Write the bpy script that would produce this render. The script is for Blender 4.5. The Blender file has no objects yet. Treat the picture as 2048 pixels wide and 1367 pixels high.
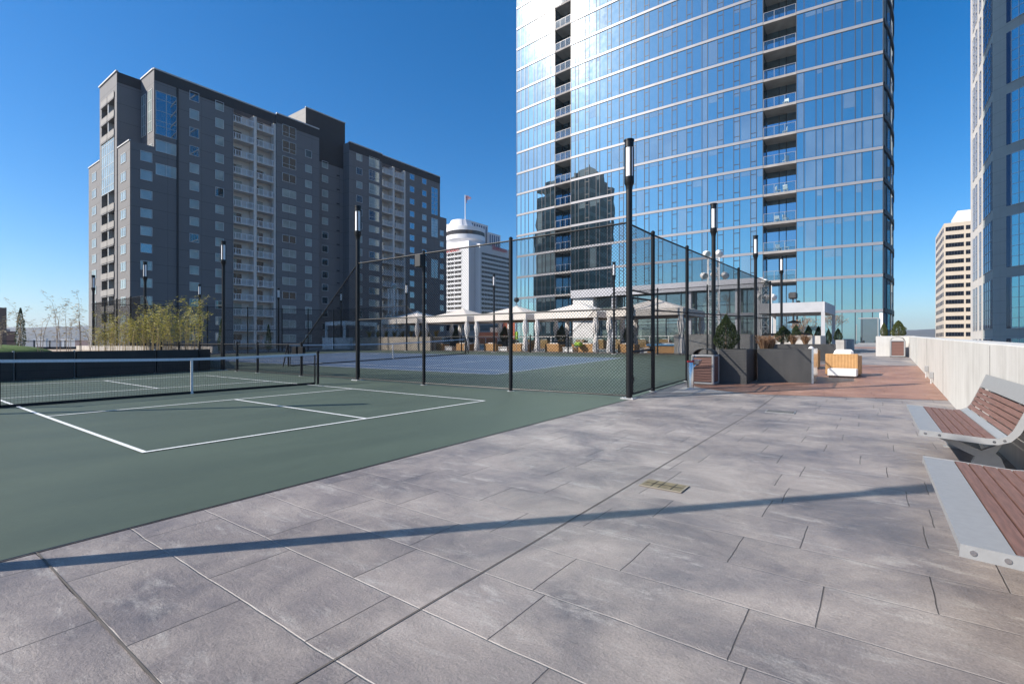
import bpy, math, random
from mathutils import Vector, Matrix, Quaternion
random.seed(7)
S = bpy.context.scene
COL = S.collection
PI = math.pi
R_ = math.radians

# ------------------------------------------------------------------ camera model
CX, CY, CZ = -2.02, -6.63, 1.255
F = 988.0                                    # focal length in 2048-wide pixels
YAW = R_(53.75)
FX, FY = math.sin(YAW), math.cos(YAW)         # forward
RX, RY = math.cos(YAW), -math.sin(YAW)        # right
def onX(px, X):
    k = (px-1024)/F; d = (X-CX)/(FX+k*RX)
    return CY+d*(FY+k*RY), d
def onY(px, Y):
    k = (px-1024)/F; d = (Y-CY)/(FY+k*RY)
    return CX+d*(FX+k*RX), d
def cw(x, d): return CX+x*RX+d*FX, CY+x*RY+d*FY
def at(px, d): return cw((px-1024)/F*d, d)
def zat(py, d): return CZ+(683.5-py)*d/F
BRK = (8.0, 26.35)
def zf(X):                                    # the terrace rises gently away from the near court
    if X < 8: return 0.0
    if X < 26.35: return 0.027*(X-8)
    return 0.495+0.012*(X-26.35)

# ------------------------------------------------------------------ mesh helpers
class MB:
    def __init__(s): s.v = []; s.f = []
    def add(s, vs, fs):
        n = len(s.v); s.v += [tuple(v) for v in vs]; s.f += [tuple(i+n for i in f) for f in fs]; return s
    def box(s, x0, x1, y0, y1, z0, z1):
        if x0 > x1: x0, x1 = x1, x0
        if y0 > y1: y0, y1 = y1, y0
        return s.add([(x0,y0,z0),(x1,y0,z0),(x1,y1,z0),(x0,y1,z0),(x0,y0,z1),(x1,y0,z1),(x1,y1,z1),(x0,y1,z1)],
              [(0,3,2,1),(4,5,6,7),(0,1,5,4),(1,2,6,5),(2,3,7,6),(3,0,4,7)])
    def rbox(s, x0, x1, y0, y1, z0, z1, b):
        # box with chamfered edges
        if x0 > x1: x0, x1 = x1, x0
        if y0 > y1: y0, y1 = y1, y0
        b = min(b, (x1-x0)/2.01, (y1-y0)/2.01, (z1-z0)/2.01)
        def ring(i, z): 
            return [(x0+b+i,y0-0+i*0+ (b if i else 0)*0,z)]
        pts = []
        for z, q in ((z0, b), (z0+b, 0), (z1-b, 0), (z1, b)):
            c = b
            pts.append([(x0+q+(0 if q else c),y0+q,z),(x1-q-(0 if q else c),y0+q,z),(x1-q,y0+q+(0 if q else c),z),(x1-q,y1-q-(0 if q else c),z),
                        (x1-q-(0 if q else c),y1-q,z),(x0+q+(0 if q else c),y1-q,z),(x0+q,y1-q-(0 if q else c),z),(x0+q,y0+q+(0 if q else c),z)])
        vs = sum(pts, []); fs = []
        for k in range(3):
            for i in range(8):
                j = (i+1) % 8; fs.append((k*8+i, k*8+j, (k+1)*8+j, (k+1)*8+i))
        fs.append(tuple(reversed(range(8)))); fs.append(tuple(range(24, 32)))
        return s.add(vs, fs)
    def bar(s, p, q, w, h, up=(0,0,1)):
        p = Vector(p); q = Vector(q); d = (q-p)
        if d.length < 1e-9: return s
        d.normalize(); u = Vector(up)
        if abs(d.dot(u)) > .99: u = Vector((1,0,0))
        r = d.cross(u).normalized(); u = r.cross(d)
        c = [(-w/2,-h/2),(w/2,-h/2),(w/2,h/2),(-w/2,h/2)]
        return s.add([p+r*a+u*b for a,b in c]+[q+r*a+u*b for a,b in c], [(0,1,2,3),(7,6,5,4),(0,4,5,1),(1,5,6,2),(2,6,7,3),(3,7,4,0)])
    def tube(s, p, q, r0, n=8, r1=None, caps=True):
        return s.path([p, q], [r0, r0 if r1 is None else r1], n, caps)
    def path(s, pts, rad, n=6, caps=True):
        pts = [Vector(p) for p in pts]
        if not isinstance(rad, (list, tuple)): rad = [rad]*len(pts)
        vs = []; fs = []
        for i, p in enumerate(pts):
            d = (pts[min(i+1, len(pts)-1)]-pts[max(i-1, 0)])
            d = d.normalized() if d.length > 1e-9 else Vector((0,0,1))
            u = Vector((0,0,1)) if abs(d.z) < .9 else Vector((1,0,0))
            a = d.cross(u).normalized(); b = a.cross(d)
            for k in range(n):
                t = 2*PI*k/n; vs.append(p+(a*math.cos(t)+b*math.sin(t))*rad[i])
        for i in range(len(pts)-1):
            for k in range(n):
                j = (k+1) % n; fs.append((i*n+k, (i+1)*n+k, (i+1)*n+j, i*n+j))
        if caps: fs.append(tuple(range(n))); fs.append(tuple(reversed(range((len(pts)-1)*n, len(pts)*n))))
        return s.add(vs, fs)
    def lathe(s, prof, cx=0, cy=0, n=16, a0=0, rfun=None):
        vs = []; fs = []
        for i, (r, z) in enumerate(prof):
            for k in range(n):
                t = 2*PI*k/n+a0; rr = r*(rfun(t, z) if rfun else 1); vs.append((cx+rr*math.cos(t), cy+rr*math.sin(t), z))
        for i in range(len(prof)-1):
            for k in range(n):
                j = (k+1) % n; fs.append((i*n+k, i*n+j, (i+1)*n+j, (i+1)*n+k))
        fs.append(tuple(reversed(range(n)))); fs.append(tuple(range((len(prof)-1)*n, len(prof)*n)))
        return s.add(vs, fs)
    def prism(s, poly, z0, z1):               # poly CCW in xy
        n = len(poly)
        vs = [(x,y,z0) for x,y in poly]+[(x,y,z1) for x,y in poly]
        fs = [tuple(reversed(range(n))), tuple(range(n, 2*n))]+[(i,(i+1)%n,(i+1)%n+n,i+n) for i in range(n)]
        return s.add(vs, fs)
    def extr(s, prof, x0, x1):                # closed profile in (y,z) extruded along x
        n = len(prof)
        vs = [(x0,y,z) for y,z in prof]+[(x1,y,z) for y,z in prof]
        return s.add(vs, [tuple(range(n)), tuple(reversed(range(n, 2*n)))]+[(i+n,(i+1)%n+n,(i+1)%n,i) for i in range(n)])
    def quad(s, a, b, c, d): return s.add([a,b,c,d], [(0,1,2,3)])
    def build(s, name, mat, parent=None, smooth=False, loc=None):
        me = bpy.data.meshes.new(name); me.from_pydata(s.v, [], s.f); me.update()
        if mat: me.materials.append(mat)
        if smooth:
            me.polygons.foreach_set('use_smooth', [True]*len(me.polygons))
            try: me.set_sharp_from_angle(angle=R_(40))
            except Exception: pass
        o = bpy.data.objects.new(name, me); COL.objects.link(o)
        if parent: o.parent = parent
        if loc: o.location = loc
        return o

def tag(o, label=None, cat=None, group=None, kind=None):
    if label: o['label'] = label
    if cat: o['category'] = cat
    if group: o['group'] = group
    if kind: o['kind'] = kind
    return o
def thing(name, label, cat, loc=(0,0,0), rz=0, group=None):
    o = bpy.data.objects.new(name, None); COL.objects.link(o); o.empty_display_size = .2
    o.location = loc; o.rotation_euler = (0,0,rz)
    return tag(o, label, cat, group)
KIDS = {}
def dup(root, loc, rz=0, label=None, scale=None):
    def cp(o, par):
        c = o.copy(); COL.objects.link(c)
        if par: c.parent = par
        for ch in list(o.children): cp(ch, c)
        return c
    r = cp(root, None); r.location = loc; r.rotation_euler = (0,0,rz)
    if label: r['label'] = label
    if scale: r.scale = scale
    return r

# ------------------------------------------------------------------ materials
def nodes(m):
    m.use_nodes = True; nt = m.node_tree
    for n in list(nt.nodes): nt.nodes.remove(n)
    return nt, nt.nodes, nt.links
def N(nt, t, **kw):
    n = nt.nodes.new(t)
    for k, v in kw.items():
        if k in n.inputs: n.inputs[k].default_value = v
        else: setattr(n, k, v)
    return n
def rgb(c): return (c[0], c[1], c[2], 1)
def pm(name, col, rough=.6, metal=0, var=.12, vscale=6, bump=0, bscale=40, spec=.5, col2=None, stretch=None):
    m = bpy.data.materials.new(name); nt, nd, lk = nodes(m)
    out = N(nt, 'ShaderNodeOutputMaterial'); b = N(nt, 'ShaderNodeBsdfPrincipled')
    b.inputs['Roughness'].default_value = rough; b.inputs['Metallic'].default_value = metal
    b.inputs['Specular IOR Level'].default_value = spec
    lk.new(b.outputs[0], out.inputs[0])
    tc = N(nt, 'ShaderNodeTexCoord'); src = tc.outputs['Object']
    if stretch:
        mp = N(nt, 'ShaderNodeMapping'); mp.inputs['Scale'].default_value = stretch; lk.new(src, mp.inputs[0]); src = mp.outputs[0]
    no = N(nt, 'ShaderNodeTexNoise'); no.inputs['Scale'].default_value = vscale; no.inputs['Detail'].default_value = 5
    lk.new(src, no.inputs['Vector'])
    cr = N(nt, 'ShaderNodeValToRGB'); lk.new(no.outputs['Fac'], cr.inputs[0])
    c2 = col2 or tuple(min(1, c*(1+var)) for c in col)
    c1 = col if col2 else tuple(c*(1-var) for c in col)
    cr.color_ramp.elements[0].position = .32; cr.color_ramp.elements[1].position = .68
    cr.color_ramp.elements[0].color = rgb(c1); cr.color_ramp.elements[1].color = rgb(c2)
    lk.new(cr.outputs[0], b.inputs['Base Color'])
    if bump:
        n2 = N(nt, 'ShaderNodeTexNoise'); n2.inputs['Scale'].default_value = bscale; n2.inputs['Detail'].default_value = 6
        lk.new(src, n2.inputs['Vector'])
        bp = N(nt, 'ShaderNodeBump'); bp.inputs['Strength'].default_value = bump; bp.inputs['Distance'].default_value = .02
        lk.new(n2.outputs['Fac'], bp.inputs['Height']); lk.new(bp.outputs[0], b.inputs['Normal'])
    return m
def glassy(name, refl, tint, base, rough=.0, dust=.05, bump=.0, graze=.45):
    """Reflective facade glazing: mirror layer growing to grazing angles over a dim interior, plus a thin dusty film."""
    m = bpy.data.materials.new(name); nt, nd, lk = nodes(m)
    out = N(nt, 'ShaderNodeOutputMaterial')
    df = N(nt, 'ShaderNodeBsdfDiffuse'); 
    tc = N(nt, 'ShaderNodeTexCoord')
    no = N(nt, 'ShaderNodeTexNoise'); no.inputs['Scale'].default_value = .45; no.inputs['Detail'].default_value = 3
    lk.new(tc.outputs['Object'], no.inputs['Vector'])
    cr = N(nt, 'ShaderNodeValToRGB'); lk.new(no.outputs['Fac'], cr.inputs[0])
    cr.color_ramp.elements[0].color = rgb([c*.5 for c in base]); cr.color_ramp.elements[1].color = rgb([c*1.5 for c in base])
    lk.new(cr.outputs[0], df.inputs[0])
    g = N(nt, 'ShaderNodeBsdfGlossy'); g.inputs['Roughness'].default_value = rough; g.inputs['Color'].default_value = rgb(tint)
    lw = N(nt, 'ShaderNodeLayerWeight'); lw.inputs['Blend'].default_value = .25
    mr = N(nt, 'ShaderNodeMapRange'); mr.inputs['To Min'].default_value = refl; mr.inputs['To Max'].default_value = min(1, refl+graze)
    lk.new(lw.outputs['Facing'], mr.inputs['Value'])
    mx = N(nt, 'ShaderNodeMixShader'); lk.new(mr.outputs[0], mx.inputs[0]); lk.new(df.outputs[0], mx.inputs[1]); lk.new(g.outputs[0], mx.inputs[2])
    last = mx
    if bump:
        n3 = N(nt, 'ShaderNodeTexNoise'); n3.inputs['Scale'].default_value = .35; n3.inputs['Detail'].default_value = 1
        lk.new(tc.outputs['Object'], n3.inputs['Vector'])
        bp = N(nt, 'ShaderNodeBump'); bp.inputs['Strength'].default_value = bump; bp.inputs['Distance'].default_value = .05
        lk.new(n3.outputs['Fac'], bp.inputs['Height']); lk.new(bp.outputs[0], g.inputs['Normal'])
    if dust:
        d2 = N(nt, 'ShaderNodeBsdfGlossy'); d2.inputs['Roughness'].default_value = .2; d2.inputs['Color'].default_value = (1,1,1,1)
        n4 = N(nt, 'ShaderNodeTexNoise'); n4.inputs['Scale'].default_value = 1.3; n4.inputs['Detail'].default_value = 8; n4.inputs['Roughness'].default_value = .7
        lk.new(tc.outputs['Object'], n4.inputs['Vector'])
        m4 = N(nt, 'ShaderNodeMapRange'); m4.inputs['From Min'].default_value = .35; m4.inputs['From Max'].default_value = .7
        m4.inputs['To Min'].default_value = dust*.3; m4.inputs['To Max'].default_value = dust*1.6
        lk.new(n4.outputs['Fac'], m4.inputs['Value'])
        m2 = N(nt, 'ShaderNodeMixShader'); lk.new(m4.outputs[0], m2.inputs[0]); lk.new(mx.outputs[0], m2.inputs[1]); lk.new(d2.outputs[0], m2.inputs[2]); last = m2
    lk.new(last.outputs[0], out.inputs[0])
    return m

def paving_mat(name, tones, joint_light, joint_dark, rowh=.46, brick=.92, shift=0.0):
    """Stamped slate-pattern concrete: rows of long slabs, mottled, with dusty row joints and dark cross joints."""
    m = bpy.data.materials.new(name); nt, nd, lk = nodes(m)
    out = N(nt, 'ShaderNodeOutputMaterial'); b = N(nt, 'ShaderNodeBsdfPrincipled'); lk.new(b.outputs[0], out.inputs[0])
    b.inputs['Specular IOR Level'].default_value = .6
    tc = N(nt, 'ShaderNodeTexCoord')
    sep = N(nt, 'ShaderNodeSeparateXYZ'); lk.new(tc.outputs['Object'], sep.inputs[0])
    # wobble so that joints are hand-made
    wn = N(nt, 'ShaderNodeTexNoise'); wn.inputs['Scale'].default_value = 2.2; wn.inputs['Detail'].default_value = 4; lk.new(tc.outputs['Object'], wn.inputs['Vector'])
    def math_(op, a, b_=None, c=None):
        n = N(nt, 'ShaderNodeMath', operation=op)
        for i, q in enumerate((a, b_, c)):
            if q is None: continue
            if isinstance(q, (int, float)): n.inputs[i].default_value = q
            else: lk.new(q, n.inputs[i])
        return n.outputs[0]
    wob = math_('MULTIPLY', math_('SUBTRACT', wn.outputs['Fac'], .5), .028)
    x = math_('ADD', math_('ADD', sep.outputs['X'], 1.32+shift), wob)
    y = math_('ADD', math_('SUBTRACT', sep.outputs['Y'], .02), wob)
    row = math_('DIVIDE', x, rowh); rowi = math_('FLOOR', row); rf = math_('FRACT', row)
    wnr = N(nt, 'ShaderNodeTexWhiteNoise', noise_dimensions='1D'); lk.new(rowi, wnr.inputs['W'])
    off = math_('MULTIPLY', wnr.outputs['Value'], .9)
    col = math_('ADD', math_('DIVIDE', y, brick), off); coli = math_('FLOOR', col); cf = math_('FRACT', col)
    # per-slab tone
    cmb = N(nt, 'ShaderNodeCombineXYZ'); lk.new(rowi, cmb.inputs[0]); lk.new(coli, cmb.inputs[1])
    w2 = N(nt, 'ShaderNodeTexWhiteNoise', noise_dimensions='3D'); lk.new(cmb.outputs[0], w2.inputs['Vector'])
    def edge(fr, size):      # distance to the joint in metres
        return math_('MULTIPLY', math_('MINIMUM', fr, math_('SUBTRACT', 1, fr)), size)
    er = edge(rf, rowh); ec = edge(cf, brick)
    def band(e, w, s=.003):
        n = N(nt, 'ShaderNodeMapRange'); n.inputs['From Min'].default_value = w; n.inputs['From Max'].default_value = w+s
        n.inputs['To Min'].default_value = 1; n.inputs['To Max'].default_value = 0; lk.new(e, n.inputs['Value']); return n.outputs[0]
    jr, jc = band(er, .0012, .005), band(ec, .0012, .0035)
    # mottling: big soft clouds + streaks along y + fine grain
    n1 = N(nt, 'ShaderNodeTexNoise'); n1.inputs['Scale'].default_value = 1.15; n1.inputs['Detail'].default_value = 9; n1.inputs['Roughness'].default_value = .66; n1.inputs['Distortion'].default_value = .5
    addv = N(nt, 'ShaderNodeVectorMath', operation='MULTIPLY_ADD'); lk.new(w2.outputs['Color'], addv.inputs[0]); addv.inputs[1].default_value = (.10,.10,.10); lk.new(tc.outputs['Object'], addv.inputs[2])
    lk.new(addv.outputs[0], n1.inputs['Vector'])
    cr = N(nt, 'ShaderNodeValToRGB'); lk.new(n1.outputs['Fac'], cr.inputs[0])
    e = cr.color_ramp.elements; e[0].position = .32; e[1].position = .70
    e[0].color = rgb(tones[0]); e[1].color = rgb(tones[-1])
    for i, t in enumerate(tones[1:-1]):
        q = e.new(.32+.38*(i+1)/(len(tones)-1)); q.color = rgb(t)
    mp = N(nt, 'ShaderNodeMapping'); mp.inputs['Scale'].default_value = (3.4, 1.15, 1); mp.inputs['Rotation'].default_value = (0,0,R_(18)); lk.new(addv.outputs[0], mp.inputs[0])
    n2 = N(nt, 'ShaderNodeTexNoise'); n2.inputs['Scale'].default_value = 1.5; n2.inputs['Detail'].default_value = 12; n2.inputs['Roughness'].default_value = .78; n2.inputs['Distortion'].default_value = .35
    lk.new(mp.outputs[0], n2.inputs['Vector'])
    st = N(nt, 'ShaderNodeMapRange'); st.inputs['From Min'].default_value = .54; st.inputs['From Max'].default_value = .66; st.inputs['To Min'].default_value = 0; st.inputs['To Max'].default_value = .68
    lk.new(n2.outputs['Fac'], st.inputs['Value'])
    mx1 = N(nt, 'ShaderNodeMix', data_type='RGBA'); lk.new(st.outputs[0], mx1.inputs['Factor']); lk.new(cr.outputs[0], mx1.inputs[6]); mx1.inputs[7].default_value = rgb(joint_light)
    # slab to slab brightness and fine grain
    n0 = N(nt, 'ShaderNodeTexNoise'); n0.inputs['Scale'].default_value = .33; n0.inputs['Detail'].default_value = 4; lk.new(tc.outputs['Object'], n0.inputs['Vector'])
    n3 = N(nt, 'ShaderNodeTexNoise'); n3.inputs['Scale'].default_value = 90; n3.inputs['Detail'].default_value = 4; lk.new(tc.outputs['Object'], n3.inputs['Vector'])
    br = math_('ADD', math_('MULTIPLY', w2.outputs['Value'], .12), math_('ADD', .28, math_('ADD', math_('MULTIPLY', n3.outputs['Fac'], .75), math_('MULTIPLY', n0.outputs['Fac'], .6))))
    mul = N(nt, 'ShaderNodeVectorMath', operation='SCALE'); lk.new(mx1.outputs[2], mul.inputs[0]); lk.new(br, mul.inputs['Scale'])
    mx2 = N(nt, 'ShaderNodeMix', data_type='RGBA'); lk.new(math_('MULTIPLY', math_('MULTIPLY', jr, math_('MINIMUM', 1, math_('MULTIPLY', n1.outputs['Fac'], 1.5))), .40), mx2.inputs['Factor']); lk.new(mul.outputs[0], mx2.inputs[6]); mx2.inputs[7].default_value = rgb(joint_light)
    mx3 = N(nt, 'ShaderNodeMix', data_type='RGBA'); lk.new(math_('MULTIPLY', math_('MULTIPLY', jc, math_('MINIMUM', 1, math_('MULTIPLY', n2.outputs['Fac'], 1.7))), .85), mx3.inputs['Factor']); lk.new(mx2.outputs[2], mx3.inputs[6]); mx3.inputs[7].default_value = rgb(joint_dark)
    lk.new(mx3.outputs[2], b.inputs['Base Color'])
    ro = N(nt, 'ShaderNodeMapRange'); ro.inputs['To Min'].default_value = .30; ro.inputs['To Max'].default_value = .68; lk.new(n1.outputs['Fac'], ro.inputs['Value']); lk.new(ro.outputs[0], b.inputs['Roughness'])
    # relief: slate ledges + joints
    mp2 = N(nt, 'ShaderNodeMapping'); mp2.inputs['Scale'].default_value = (2.3, 1.2, 1); mp2.inputs['Rotation'].default_value = (0,0,R_(24)); lk.new(addv.outputs[0], mp2.inputs[0])
    n5 = N(nt, 'ShaderNodeTexNoise'); n5.inputs['Scale'].default_value = 2.6; n5.inputs['Detail'].default_value = 14; n5.inputs['Roughness'].default_value = .74; n5.inputs['Distortion'].default_value = .25; lk.new(mp2.outputs[0], n5.inputs['Vector'])
    ledge = math_('ADD', math_('MULTIPLY', math_('SNAP', n5.outputs['Fac'], .11), .40), math_('MULTIPLY', n5.outputs['Fac'], .9))
    h = math_('SUBTRACT', math_('ADD', ledge, math_('MULTIPLY', n3.outputs['Fac'], .16)), math_('MULTIPLY', math_('MAXIMUM', jr, jc), .35))
    bp = N(nt, 'ShaderNodeBump'); bp.inputs['Strength'].default_value = .7; bp.inputs['Distance'].default_value = .022; lk.new(h, bp.inputs['Height']); lk.new(bp.outputs[0], b.inputs['Normal'])
    return m

def concrete_wall_mat():
    m = bpy.data.materials.new('board_formed_concrete'); nt, nd, lk = nodes(m)
    out = N(nt, 'ShaderNodeOutputMaterial'); b = N(nt, 'ShaderNodeBsdfPrincipled'); lk.new(b.outputs[0], out.inputs[0]); b.inputs['Roughness'].default_value = .8
    tc = N(nt, 'ShaderNodeTexCoord')
    mp = N(nt, 'ShaderNodeMapping'); mp.inputs['Scale'].default_value = (9, 9, .5); lk.new(tc.outputs['Object'], mp.inputs[0])
    n1 = N(nt, 'ShaderNodeTexNoise'); n1.inputs['Scale'].default_value = 1; n1.inputs['Detail'].default_value = 5; lk.new(mp.outputs[0], n1.inputs['Vector'])
    n2 = N(nt, 'ShaderNodeTexNoise'); n2.inputs['Scale'].default_value = 1.1; n2.inputs['Detail'].default_value = 7; n2.inputs['Roughness'].default_value = .65; lk.new(tc.outputs['Object'], n2.inputs['Vector'])
    ad = N(nt, 'ShaderNodeMath', operation='ADD'); lk.new(n1.outputs['Fac'], ad.inputs[0]); lk.new(n2.outputs['Fac'], ad.inputs[1])
    cr = N(nt, 'ShaderNodeValToRGB'); e = cr.color_ramp.elements
    sc = N(nt, 'ShaderNodeMath', operation='MULTIPLY'); lk.new(ad.outputs[0], sc.inputs[0]); sc.inputs[1].default_value = .5; lk.new(sc.outputs[0], cr.inputs[0])
    e[0].position = .33; e[0].color = (.40,.388,.365,1); e[1].position = .67; e[1].color = (.58,.57,.545,1)
    q = e.new(.48); q.color = (.505,.495,.47,1)
    lk.new(cr.outputs[0], b.inputs['Base Color'])
    bp = N(nt, 'ShaderNodeBump'); bp.inputs['Strength'].default_value = .35; bp.inputs['Distance'].default_value = .01; lk.new(n1.outputs['Fac'], bp.inputs['Height']); lk.new(bp.outputs[0], b.inputs['Normal'])
    return m

def court_mat(name, col, var=.1):
    m = bpy.data.materials.new(name); nt, nd, lk = nodes(m)
    out = N(nt, 'ShaderNodeOutputMaterial'); b = N(nt, 'ShaderNodeBsdfPrincipled'); lk.new(b.outputs[0], out.inputs[0])
    b.inputs['Specular IOR Level'].default_value = .5
    tc = N(nt, 'ShaderNodeTexCoord')
    mp = N(nt, 'ShaderNodeMapping'); mp.inputs['Scale'].default_value = (.35, 1.2, 1); mp.inputs['Rotation'].default_value = (0,0,R_(-8)); lk.new(tc.outputs['Object'], mp.inputs[0])
    n1 = N(nt, 'ShaderNodeTexNoise'); n1.inputs['Scale'].default_value = .8; n1.inputs['Detail'].default_value = 6; n1.inputs['Roughness'].default_value = .6; lk.new(mp.outputs[0], n1.inputs['Vector'])
    n2 = N(nt, 'ShaderNodeTexNoise'); n2.inputs['Scale'].default_value = 160; n2.inputs['Detail'].default_value = 3; lk.new(tc.outputs['Object'], n2.inputs['Vector'])
    n3 = N(nt, 'ShaderNodeTexNoise'); n3.inputs['Scale'].default_value = 14; n3.inputs['Detail'].default_value = 6; lk.new(tc.outputs['Object'], n3.inputs['Vector'])
    def mm(op, a, c):
        n = N(nt, 'ShaderNodeMath', operation=op)
        for i, q in enumerate((a, c)):
            if isinstance(q, (int, float)): n.inputs[i].default_value = q
            else: lk.new(q, n.inputs[i])
        return n.outputs[0]
    v = mm('ADD', mm('MULTIPLY', n1.outputs['Fac'], var*4), mm('ADD', mm('MULTIPLY', n2.outputs['Fac'], .35), mm('MULTIPLY', n3.outputs['Fac'], .16)))
    v = mm('ADD', v, .755-var*2)
    n6 = N(nt, 'ShaderNodeTexNoise'); n6.inputs['Scale'].default_value = 2.6; n6.inputs['Detail'].default_value = 10; n6.inputs['Roughness'].default_value = .78; lk.new(mp.outputs[0], n6.inputs['Vector'])
    sc_ = N(nt, 'ShaderNodeMapRange'); sc_.inputs['From Min'].default_value = .60; sc_.inputs['From Max'].default_value = .80; sc_.inputs['To Max'].default_value = .5; lk.new(n6.outputs['Fac'], sc_.inputs['Value'])
    v = mm('ADD', v, sc_.outputs[0])
    sc = N(nt, 'ShaderNodeVectorMath', operation='SCALE'); sc.inputs[0].default_value = col; lk.new(v, sc.inputs['Scale']); lk.new(sc.outputs[0], b.inputs['Base Color'])
    r = N(nt, 'ShaderNodeMapRange'); r.inputs['To Min'].default_value = .5; r.inputs['To Max'].default_value = .75; lk.new(n1.outputs['Fac'], r.inputs['Value']); lk.new(r.outputs[0], b.inputs['Roughness'])
    bp = N(nt, 'ShaderNodeBump'); bp.inputs['Strength'].default_value = .25; bp.inputs['Distance'].default_value = .004; lk.new(n2.outputs['Fac'], bp.inputs['Height']); lk.new(bp.outputs[0], b.inputs['Normal'])
    return m

def leaf_mat(name, c1, c2, sheen=.2):
    m = bpy.data.materials.new(name); nt, nd, lk = nodes(m)
    out = N(nt, 'ShaderNodeOutputMaterial'); b = N(nt, 'ShaderNodeBsdfPrincipled'); b.inputs['Roughness'].default_value = .55
    tr = N(nt, 'ShaderNodeBsdfTranslucent'); mx = N(nt, 'ShaderNodeMixShader'); mx.inputs[0].default_value = .25
    ge = N(nt, 'ShaderNodeNewGeometry'); cr = N(nt, 'ShaderNodeValToRGB'); lk.new(ge.outputs['Random Per Island'], cr.inputs[0])
    cr.color_ramp.elements[0].color = rgb(c1); cr.color_ramp.elements[1].color = rgb(c2)
    lk.new(cr.outputs[0], b.inputs['Base Color']); lk.new(cr.outputs[0], tr.inputs['Color'])
    lk.new(b.outputs[0], mx.inputs[1]); lk.new(tr.outputs[0], mx.inputs[2]); lk.new(mx.outputs[0], out.inputs[0])
    return m

def stripe_mat(name, c1, c2, scale, axis='X', rough=.6, bump=.4):
    """Woven or fluted surface: narrow ribs across one axis."""
    m = bpy.data.materials.new(name); nt, nd, lk = nodes(m)
    out = N(nt, 'ShaderNodeOutputMaterial'); b = N(nt, 'ShaderNodeBsdfPrincipled'); lk.new(b.outputs[0], out.inputs[0]); b.inputs['Roughness'].default_value = rough
    tc = N(nt, 'ShaderNodeTexCoord'); sp = N(nt, 'ShaderNodeSeparateXYZ'); lk.new(tc.outputs['Object'], sp.inputs[0])
    if axis == 'XY':
        ad = N(nt, 'ShaderNodeMath', operation='ADD'); lk.new(sp.outputs['X'], ad.inputs[0]); lk.new(sp.outputs['Y'], ad.inputs[1]); src = ad.outputs[0]
    else: src = sp.outputs[axis]
    mu = N(nt, 'ShaderNodeMath', operation='MULTIPLY'); lk.new(src, mu.inputs[0]); mu.inputs[1].default_value = scale*2*PI
    si = N(nt, 'ShaderNodeMath', operation='SINE'); lk.new(mu.outputs[0], si.inputs[0])
    no = N(nt, 'ShaderNodeTexNoise'); no.inputs['Scale'].default_value = 9; lk.new(tc.outputs['Object'], no.inputs['Vector'])
    mr = N(nt, 'ShaderNodeMapRange'); mr.inputs['From Min'].default_value = -1; mr.inputs['From Max'].default_value = .2; lk.new(si.outputs[0], mr.inputs['Value'])
    mx = N(nt, 'ShaderNodeMix', data_type='RGBA'); lk.new(mr.outputs[0], mx.inputs['Factor']); mx.inputs[6].default_value = rgb(c1); mx.inputs[7].default_value = rgb(c2)
    hs = N(nt, 'ShaderNodeHueSaturation'); lk.new(mx.outputs[2], hs.inputs['Color'])
    ma = N(nt, 'ShaderNodeMapRange'); ma.inputs['To Min'].default_value = .75; ma.inputs['To Max'].default_value = 1.25; lk.new(no.outputs['Fac'], ma.inputs['Value']); lk.new(ma.outputs[0], hs.inputs['Value'])
    lk.new(hs.outputs[0], b.inputs['Base Color'])
    bp = N(nt, 'ShaderNodeBump'); bp.inputs['Strength'].default_value = bump; bp.inputs['Distance'].default_value = .01; lk.new(si.outputs[0], bp.inputs['Height']); lk.new(bp.outputs[0], b.inputs['Normal'])
    return m

def panel_wall_mat(name, col, px=3.0, pz=2.85, zoff=0, line=.55, grain=.1):
    """Render wall with thin reveal lines in a grid (drawn on x+y and z)."""
    m = bpy.data.materials.new(name); nt, nd, lk = nodes(m)
    out = N(nt, 'ShaderNodeOutputMaterial'); b = N(nt, 'ShaderNodeBsdfPrincipled'); lk.new(b.outputs[0], out.inputs[0]); b.inputs['Roughness'].default_value = .85
    tc = N(nt, 'ShaderNodeTexCoord'); sp = N(nt, 'ShaderNodeSeparateXYZ'); lk.new(tc.outputs['Object'], sp.inputs[0])
    def mm(op, a, c=None):
        n = N(nt, 'ShaderNodeMath', operation=op)
        for i, q in enumerate((a, c)):
            if q is None: continue
            if isinstance(q, (int, float)): n.inputs[i].default_value = q
            else: lk.new(q, n.inputs[i])
        return n.outputs[0]
    fx = mm('FRACT', mm('DIVIDE', mm('ADD', sp.outputs['X'], sp.outputs['Y']), px)); fz = mm('FRACT', mm('DIVIDE', mm('ADD', sp.outputs['Z'], zoff), pz))
    l = mm('MAXIMUM', mm('LESS_THAN', fx, .05/px), mm('LESS_THAN', fz, .07/pz))
    n1 = N(nt, 'ShaderNodeTexNoise'); n1.inputs['Scale'].default_value = .5; n1.inputs['Detail'].default_value = 7; lk.new(tc.outputs['Object'], n1.inputs['Vector'])
    v = mm('MULTIPLY', mm('ADD', mm('MULTIPLY', n1.outputs['Fac'], grain*2), 1-grain), mm('SUBTRACT', 1, mm('MULTIPLY', l, 1-line)))
    sc = N(nt, 'ShaderNodeVectorMath', operation='SCALE'); sc.inputs[0].default_value = col; lk.new(v, sc.inputs['Scale']); lk.new(sc.outputs[0], b.inputs['Base Color'])
    return m

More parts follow.
